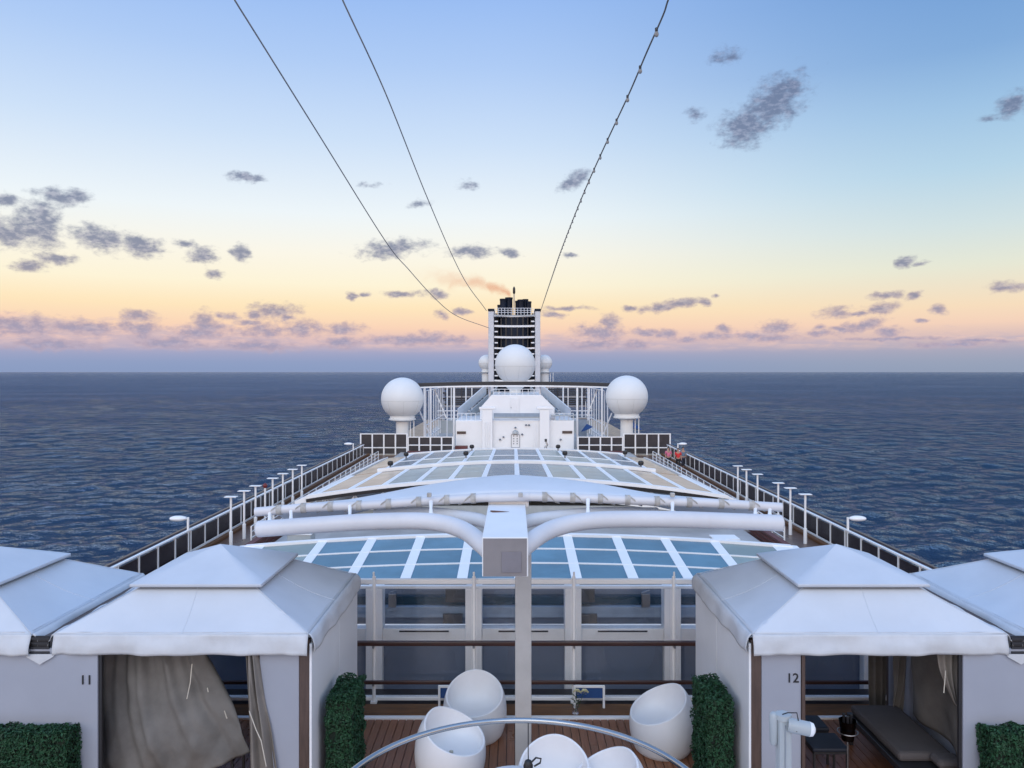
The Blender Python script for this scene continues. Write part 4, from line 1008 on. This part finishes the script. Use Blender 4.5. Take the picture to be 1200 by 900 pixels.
radome(10.95,75.5,-2.45,2.07,-7.66,'large white radome on a pedestal right of the white deckhouse')
radome(0,84,.78,2.2,-2.32,'large white radome on the roof of the deckhouse in front of the funnel', True)

# ------------------------------------------------------------------ shade canopy with posts beyond the fences
sc_ = thing('shade_structure', 'long thin dark shade roof on white posts behind the white deckhouse', 'shade roof', (0,86,-7.66))
mb = MB(); xs = np.linspace(-9.9, 9.7, 29)
for s in (-1, 1):
    for a, b in zip(xs[:-1], xs[1:]):
        pass
zz = lambda x: -1.02-.16*(abs(x)/9.8)**2.5
for a, b in zip(xs[:-1], xs[1:]):
    mb.add([(a,78,zz(a)-.36),(b,78,zz(b)-.36),(b,79.5,zz(b)-.36),(a,79.5,zz(a)-.36),(a,78,zz(a)),(b,78,zz(b)),(b,79.5,zz(b)),(a,79.5,zz(a))], [(0,3,2,1),(4,5,6,7),(0,1,5,4),(2,3,7,6)])
make('roof_slab', mb, DARKM, sc_)
mb = MB()
for a, b in zip(xs[:-1], xs[1:]): mb.bar((a,77.9,zz(a)-.44), (b,77.9,zz(b)-.44), .12, .14)
make('front_beam', mb, WHITE, sc_)
for (px, D, r_) in ((504.5,78,.11),(532,78,.11),(676.5,78,.11),(705.5,78,.11),(498,86,.08),(524,86,.07),(546,86,.07),(660,86,.08),(682,86,.07),(574,80,.12),(633,80,.12),(497,78,.07),(712,82,.07)):
    x = (px-601.5)/900*D+CX; make('post', MB().tube([(x,D,-7.66),(x,D,zz(x)-.37)], r_, 8), WHITE, sc_, smooth=50)
for (a, b, c, d) in ((509,456,523,490),(491,480,503,508),(700,456,688,488),(717,484,707,509)):
    make('brace', MB().tube([P(a,b,79), P(c,d,79)], .07, 8), WHITE, sc_, smooth=50)
for s in (-1, 1):
    t = thing('side_posts', 'slim white posts and rails under the %s end of the shade roof' % ('left' if s < 0 else 'right'), 'post row', (s*9.3,90,-7.66), 'post rows under the shade roof')
    for k in range(9): make('post', MB().tube([(s*9.3,80+k*2.6,-7.66),(s*9.3,80+k*2.6,-2.0-.0*k)], .05, 6), WHITE, t)
    for z in (-7.0,-5.6,-2.0): make('rail', MB().tube([(s*9.3,80,z),(s*9.3,101,z)], .05, 6), WHITE, t)
    # stair with white side panels
    t = thing('stair', 'white sided stair climbing towards the funnel on the %s of the deckhouse' % ('left' if s < 0 else 'right'), 'stair', (s*4.5,82,-4.8), 'stairs beside the deckhouse')
    A = P(537,492,82) if s < 0 else P(668,492,82); B = P(570,462,92) if s < 0 else P(634,462,92)
    d = B-A; mb = MB().prism([A, B, B+Vector((0,0,1.15)), A+Vector((0,0,1.15))], (s*.12,.3,0)); make('side_panel', mb, WHITEW, t)
    A2 = A+Vector((s*-1.3,.4,0)); mb = MB().prism([A2, A2+d, A2+d+Vector((0,0,.9)), A2+Vector((0,0,.9))], (s*.1,.3,0)); make('side_panel', mb, GREYP, t)
    for k in range(10):
        c = A.lerp(B, (k+.5)/10); x0, x1 = sorted((c.x-s*.05, c.x-s*1.25)); make('tread', MB().box(x0,x1,c.y,c.y+.9,c.z-.05,c.z+.03), GREYP, t)
    # dark slatted screens further aft
    t = thing('slatted_screen', 'dark slatted screens on the after deck seen under the %s of the shade roof' % ('left' if s < 0 else 'right'), 'slatted screen', (s*6,100,-7.66), 'slatted screens on the after deck')
    a, b = sorted((s*2.9, s*9.6))
    for k in range(11):
        z = -1.95-k*.25; make('slat', MB().box(a+(.4*(k % 3)),b-.3*(k % 2),100+.1*k,100.1+.1*k,z-.19,z), DARKM if k % 5 else STEELD, t)
    for k in range(6): x = lerp(a, b, k/5); make('post', MB().box(x-.06,x+.06,99.8,99.95,-7.66,-2.1), WHITE if k % 2 else DARKM, t)
    make('deck_rail', MB().box(a,b,95,95.1,-4.9,-4.8).box(a,b,95,95.1,-5.4,-5.34).box(a,b,95,95.1,-5.8,-5.74), WHITE, t)
    make('lower_screen', MB().box(a,b,96,96.15,-7.66,-6.1), GREYP, t)
# blue parasols and loungers
def closed_parasol(p, lean, L_, lab):
    t = thing('parasol', lab, 'parasol', (p.x,p.y,-7.66), 'blue parasols beyond the screen fence')
    top = p+Vector((lean,0,.9)); make('pole', MB().tube([(p.x,p.y,-7.66), top], .04, 6), WHITE, t)
    d = (top-p); mb = MB()
    n = 8
    ctr = p+d*1.0
    for k in range(n):
        a0 = 2*math.pi*k/n; a1 = 2*math.pi*(k+1)/n
        u = lambda a: ctr+Vector((L_*math.cos(a), L_*math.sin(a), -.55-.25*math.cos(a)*(1 if lean > 0 else -1)))
        mb.add([ctr, u(a0), u(a1)], [(0,1,2)])
    make('blue_cover', mb, BLUEG, t, solid=.03)
closed_parasol(P(738,505,79), .35, .95, 'blue parasol open below the right-hand radome')
closed_parasol(P(690,507,79), -.2, .6, 'small blue parasol behind the lower screen fence on the right')
lg = thing('lifebuoy_stand', 'grey equipment cabinet behind the lower screen fence on the right', 'cabinet', P(685,510,80))
make('cabinet', MB().box(P(678.5,0,80).x,P(687.5,0,80).x,80,80.8,-7.66,-4.9), HAZEB, lg, bevel=.05); make('cabinet_top', MB().box(P(678,0,80).x,P(688,0,80).x,79.9,80.9,-4.89,-4.8), STEELD, lg)

# ------------------------------------------------------------------ funnel
fn_ = thing('funnel', 'dark funnel with white side pillars, white bands and a cluster of exhaust stacks', 'funnel', (0,99,-7.66))
FS = 97/900
for (a, b) in ((572.2,578.8),(627,633.2)):
    x0 = (a-601.5)*FS+CX; x1 = (b-601.5)*FS+CX
    make('side_pillar', MB().box(x0,x1,97,100.5,-7.66,7.65), ARMW, fn_, bevel=.08)
    make('pillar_cap', MB().box(x0-.05,x1+.05,96.9,100.6,7.66,7.95), NAVY, fn_, bevel=.05)
    xi_ = x1 if a < 600 else x0
    make('pillar_edge', MB().box(*sorted((xi_, xi_+(.35 if a < 600 else -.35))), 97.4, 100.2, -7.66, 7.4), NAVY, fn_)
make('core', MB().lathe([(2.35,-7.66),(2.35,6.95),(2.1,7.0)], (-.05,99.2,0), 32), NAVY, fn_, smooth=40)
for k in range(10):
    a = math.pi+math.pi*(k+.5)/10; x = -.05+2.37*math.cos(a); y = 99.2+2.37*math.sin(a)
    make('core_rib', MB().bar((x,y,-2),(x,y,6.9), .16, .06), BLACK, fn_)
for py in (370.5, 382.5, 395.5, 408.5, 421.5, 434, 446.5):
    z = (435.5-py)*FS
    prof = lambda: None
    mb = MB(); pts = [(-.05+x, 97.0-.35*math.cos(x/2.5*1.4)+.35, z+.07*(x/2.5)**2) for x in np.linspace(-2.5, 2.5, 17)]
    for p, q in zip(pts[:-1], pts[1:]): mb.bar(p, q, .5, .24 if py < 400 else .2)
    make('band', mb, WHITE, fn_, smooth=30)
    for s in (-1, 1): make('ledge', MB().box(*sorted((s*2.1-.05, s*2.5-.05)), 96.6, 97.0, z-.75, z-.60), WHITE, fn_)
for (px, pt, r_, dy) in ((586,356,.36,.2),(589.5,349,.42,0),(596.3,347,.46,.5),(607,351,.34,.4),(610.5,350,.42,0),(616,349,.36,.5),(619.8,352,.34,.1)):
    x = (px-601.5)*FS+CX; zt = (435.5-pt)*FS
    make('stack', MB().lathe([(r_,6.9),(r_,zt-.25),(r_*1.08,zt-.22),(r_*1.08,zt),(r_*.85,zt),(r_*.8,zt-.5)], (x,98.4+dy,0), 20), NAVY, fn_, smooth=35)
make('mast', MB().tube([(-.1,98,6.9),(-.1,98,9.9)], .07, 8), STEELD, fn_)
make('mast_head', MB().lathe([(.08,0),(.16,.15),(.16,.7),(.06,.95)], (-.1,98,9.9), 10), BLACK, fn_, smooth=50)
mb = MB()
for x in np.linspace(-2.5, 2.4, 13): mb.tube([(x,96.8,7.15),(x,96.8,8.0)], .03, 5)
for z in (7.45,7.72,8.0): mb.tube([(-2.5,96.8,z),(2.4,96.8,z)], .028, 5)
make('top_railing', mb, WHITE, fn_)
make('top_deck', MB().box(-2.5,2.4,96.7,100.3,7.0,7.13), GREYP, fn_)
for (px, L_) in ((570,'left'),(638,'right')):
    x = (px-601.5)*101/900+CX; z = (435.5-425)*101/900
    radome(x,101.5,z,1.05,-7.66,'small white radome half hidden behind the %s pillar of the funnel' % L_, grp='small radomes beside the funnel')

# ------------------------------------------------------------------ people on the right track
SKIN = mat('skin', (.42,.24,.17), .6); HAIR = mat('dark_hair', (.02,.015,.012), .6)
def skin_mesh(name, nodes, edges, m, parent, org):
    me = bpy.data.meshes.new(name); me.from_pydata([n[0] for n in nodes], edges, []); me.materials.append(m)
    o = bpy.data.objects.new(name, me); COL.objects.link(o); o.parent = parent
    o.modifiers.new('skin', 'SKIN'); sv = me.skin_vertices[0].data
    for i, n in enumerate(nodes): sv[i].radius = (n[1], n[2] if len(n) > 2 else n[1])
    sv[0].use_root = True
    mm = o.modifiers.new('subdivision', 'SUBSURF'); mm.levels = 1; mm.render_levels = 2
    return o
def person(x, y, rot, shirt, trousers, hairm, stride, label):
    t = thing('person', label, 'person', (x,y,-7.9), 'people walking on the right-hand track')
    t.rotation_euler = (0,0,R(rot))
    k = stride
    N = [((0,0,.95),.15,.10),((0,0,1.15),.13,.09),((0,0,1.38),.16,.10),((0,0,1.50),.06,.055),((0,.01,1.62),.085,.10),((0,.01,1.72),.075,.085),
         ((-.19,0,1.42),.055),((-.24,.04*k,1.15),.042),((-.25,-.06*k,.92),.032),((-.25,-.09*k,.80),.036,.02),
         ((.19,0,1.42),.055),((.24,-.04*k,1.15),.042),((.25,.06*k,.92),.032),((.25,.09*k,.80),.036,.02),
         ((-.09,0,.88),.09),((-.10,-.12*k,.50),.062),((-.10,-.02*k,.09),.042),((-.10,-.17*k-.02,.035),.04,.03),
         ((.09,0,.88),.09),((.10,.10*k,.50),.062),((.10,.26*k,.12),.042),((.10,.12*k-.02,.035),.04,.03)]
    E = [(0,1),(1,2),(2,3),(3,4),(4,5),(2,6),(6,7),(7,8),(8,9),(2,10),(10,11),(11,12),(12,13),(0,14),(14,15),(15,16),(16,17),(0,18),(18,19),(19,20),(20,21)]
    skin_mesh('body', N, E, SKIN, t, None)
    skin_mesh('shirt', [((0,0,.93),.17,.12),((0,0,1.15),.15,.11),((0,0,1.37),.18,.12),((-.20,0,1.42),.075),((-.235,.03*k,1.2),.06),((.20,0,1.42),.075),((.235,-.03*k,1.2),.06)],
              [(0,1),(1,2),(2,3),(3,4),(2,5),(5,6)], shirt, t, None)
    skin_mesh('trousers', [((0,0,.93),.16,.12),((-.09,0,.86),.105),((-.10,-.12*k,.50),.08),((-.10,-.04*k,.2),.065),((.09,0,.86),.105),((.10,.10*k,.50),.08),((.10,.22*k,.2),.065)],
              [(0,1),(1,2),(2,3),(0,4),(4,5),(5,6)], trousers, t, None)
    skin_mesh('hair', [((0,.03,1.60),.09,.09),((0,.03,1.72),.092,.10),((0,.01,1.78),.06,.07)], [(0,1),(1,2)], hairm, t, None)
BLK = mat('black_cloth', (.015,.015,.02), .8)
person(12.38,62.3,8,mat('pink_cloth', (.62,.16,.26), .8),BLK,HAIR,1,'person in a pink top walking on the right track, leftmost of three')
person(13.0,61.5,-5,mat('red_cloth', (.60,.03,.035), .8),BLK,HAIR,-1,'person in a bright red top walking on the right track, in the middle of three')
person(13.62,62.5,0,mat('grey_blue_cloth', (.12,.18,.25), .8),mat('grey_trousers', (.05,.05,.07), .8),HAIR,1,'person in a grey-blue top on the right track, nearest the railing')

# ------------------------------------------------------------------ cables
def cable_pts(ctrl, DA, DB):
    a, b = ctrl[0], ctrl[-1]; out = []
    for (px, py) in ctrl:
        t = (py-b[1])/(a[1]-b[1]); inv = lerp(1/DB, 1/DA, t); out.append(P(px, py, 1/inv))
    return out
for ctrl, r_, lab in (([(240,-58),(275,0),(300,40),(375,160),(450,280),(480,317),(510,350),(535,370),(572,384)], .013, 'taut grey cable rising from the funnel to the upper left, left one of two'),
                      ([(375,-62),(401.5,0),(450,105),(500,230),(540,320),(570,364)], .011, 'thin grey cable rising steeply from the funnel to the top, right of the other')):
    DA, DB = 5.0, 97
    n = len(ctrl); dense = []
    L2 = lines([(a, b, 0) for a, b in ctrl], 80)
    pts = cable_pts([(q.x, q.y) for q in L2], DA, DB)
    o = make('stay_cable', MB().tube(pts, [min(.04, .0045+.00035*p.y) for p in pts], 6), mat('grey_cable', (.22,.2,.2), .5), None, smooth=60)
    tag(o, lab, 'cable', 'stay cables running to the funnel')
fs = thing('festoon_cable', 'cable strung with small bulbs rising from the funnel to the top of the picture', 'string light', (3.2,97,7.7))
L2 = lines([(a, b, 0) for a, b in [(800,-48),(783,0),(777,18),(758,61),(738,108),(711,166),(685,224),(660,287),(645,330),(633,366)]], 100)
ya, yinf, kk = L2[0].y, 390.0, 2500.0
pts = [P(q.x, q.y, kk/(yinf-q.y)) for q in L2]
make('cable', MB().tube(pts, [min(.03, .005+.0004*p.y) for p in pts], 6), mat('dark_cable', (.10,.09,.085), .6), fs, smooth=60)
BULB = mat('frosted_bulb', (.30,.29,.28), .3)
bme = None; dist = 0; nxt = .35; ci = 0
for a, b in zip(pts[:-1], pts[1:]):
    seg = (b-a).length
    while nxt <= dist+seg:
        p = a.lerp(b, (nxt-dist)/seg); sc = 1+.012*p.y
        m = make('bulb', MB().lathe([(.004,-.062),(.016,-.055),(.022,-.037),(.019,-.02),(.012,-.01)], p, 8), BULB, fs, smooth=60) if ci == 0 else None
        if m is None:
            m = first_bulb.copy(); COL.objects.link(m); m.parent = fs; m.location = (p-first_p)
        else: first_bulb = m; first_p = p
        sk = make('socket', MB().lathe([(.014,-.012),(.015,.02),(.01,.025)], p, 8), BLACK, m) if ci == 0 else None
        if sk is None:
            s2 = first_sock.copy(); COL.objects.link(s2); s2.parent = m
        else: first_sock = sk
        ci += 1; nxt += 1.0
    dist += seg
for px, py, lab in ((574,364,0),):
    pass

# ------------------------------------------------------------------ smoke
def smoke():
    m = bpy.data.materials.new('smoke'); m.use_nodes = True; t = NT(m.node_tree); m.node_tree.nodes.clear()
    g = t.n('ShaderNodeTexCoord').outputs['Generated']
    s = t.n('ShaderNodeSeparateXYZ'); t.set(s.inputs[0], g)
    u = t.m('SUBTRACT', 1, s.outputs[0])          # 0 at the stacks, 1 downwind
    n = t.noise(t.vm('MULTIPLY', g, (3.2,1,1.4)), 2.2, 5, .6, 1.2)
    cl = t.m('ADD', .10, t.m('MULTIPLY', t.m('POWER', u, .55), .62))
    wd = t.m('ADD', .16, t.m('MULTIPLY', u, .26))
    dz_ = t.m('DIVIDE', t.m('ABSOLUTE', t.m('SUBTRACT', s.outputs[2], cl)), wd)
    dy_ = t.m('DIVIDE', t.m('ABSOLUTE', t.m('SUBTRACT', s.outputs[1], .5)), .45)
    d = t.m('SUBTRACT', 1, t.m('SQRT', t.m('ADD', t.m('MULTIPLY', dz_, dz_), t.m('MULTIPLY', dy_, dy_))))
    d = t.m('ADD', d, t.m('MULTIPLY', t.m('SUBTRACT', n, .53), 2.6))
    d = t.m('MULTIPLY', t.smooth(d, .0, .8), t.m('MULTIPLY', t.smooth(s.outputs[0], 0, .5), t.m('POWER', t.m('SUBTRACT', 1, t.m('MULTIPLY', u, .8)), 2)))
    d = t.m('MULTIPLY', d, t.smooth(s.outputs[0], 1.0, .97))
    pv_ = t.n('ShaderNodeVolumeAbsorption'); pv_.inputs['Color'].default_value = (.86,.52,.42,1)
    t.set(pv_.inputs['Density'], t.m('MULTIPLY', d, 1.0))
    o = t.n('ShaderNodeOutputMaterial'); t.set(o.inputs['Volume'], pv_.outputs[0])
    A = P(462,352,98.6); B = P(600,306,98.6)
    ob = make('smoke', MB().box(A.x,B.x,97.4,99.9,A.z,B.z), m); tag(ob, 'thin brownish smoke drifting left from the stacks of the funnel', 'smoke', kind='stuff')
smoke()
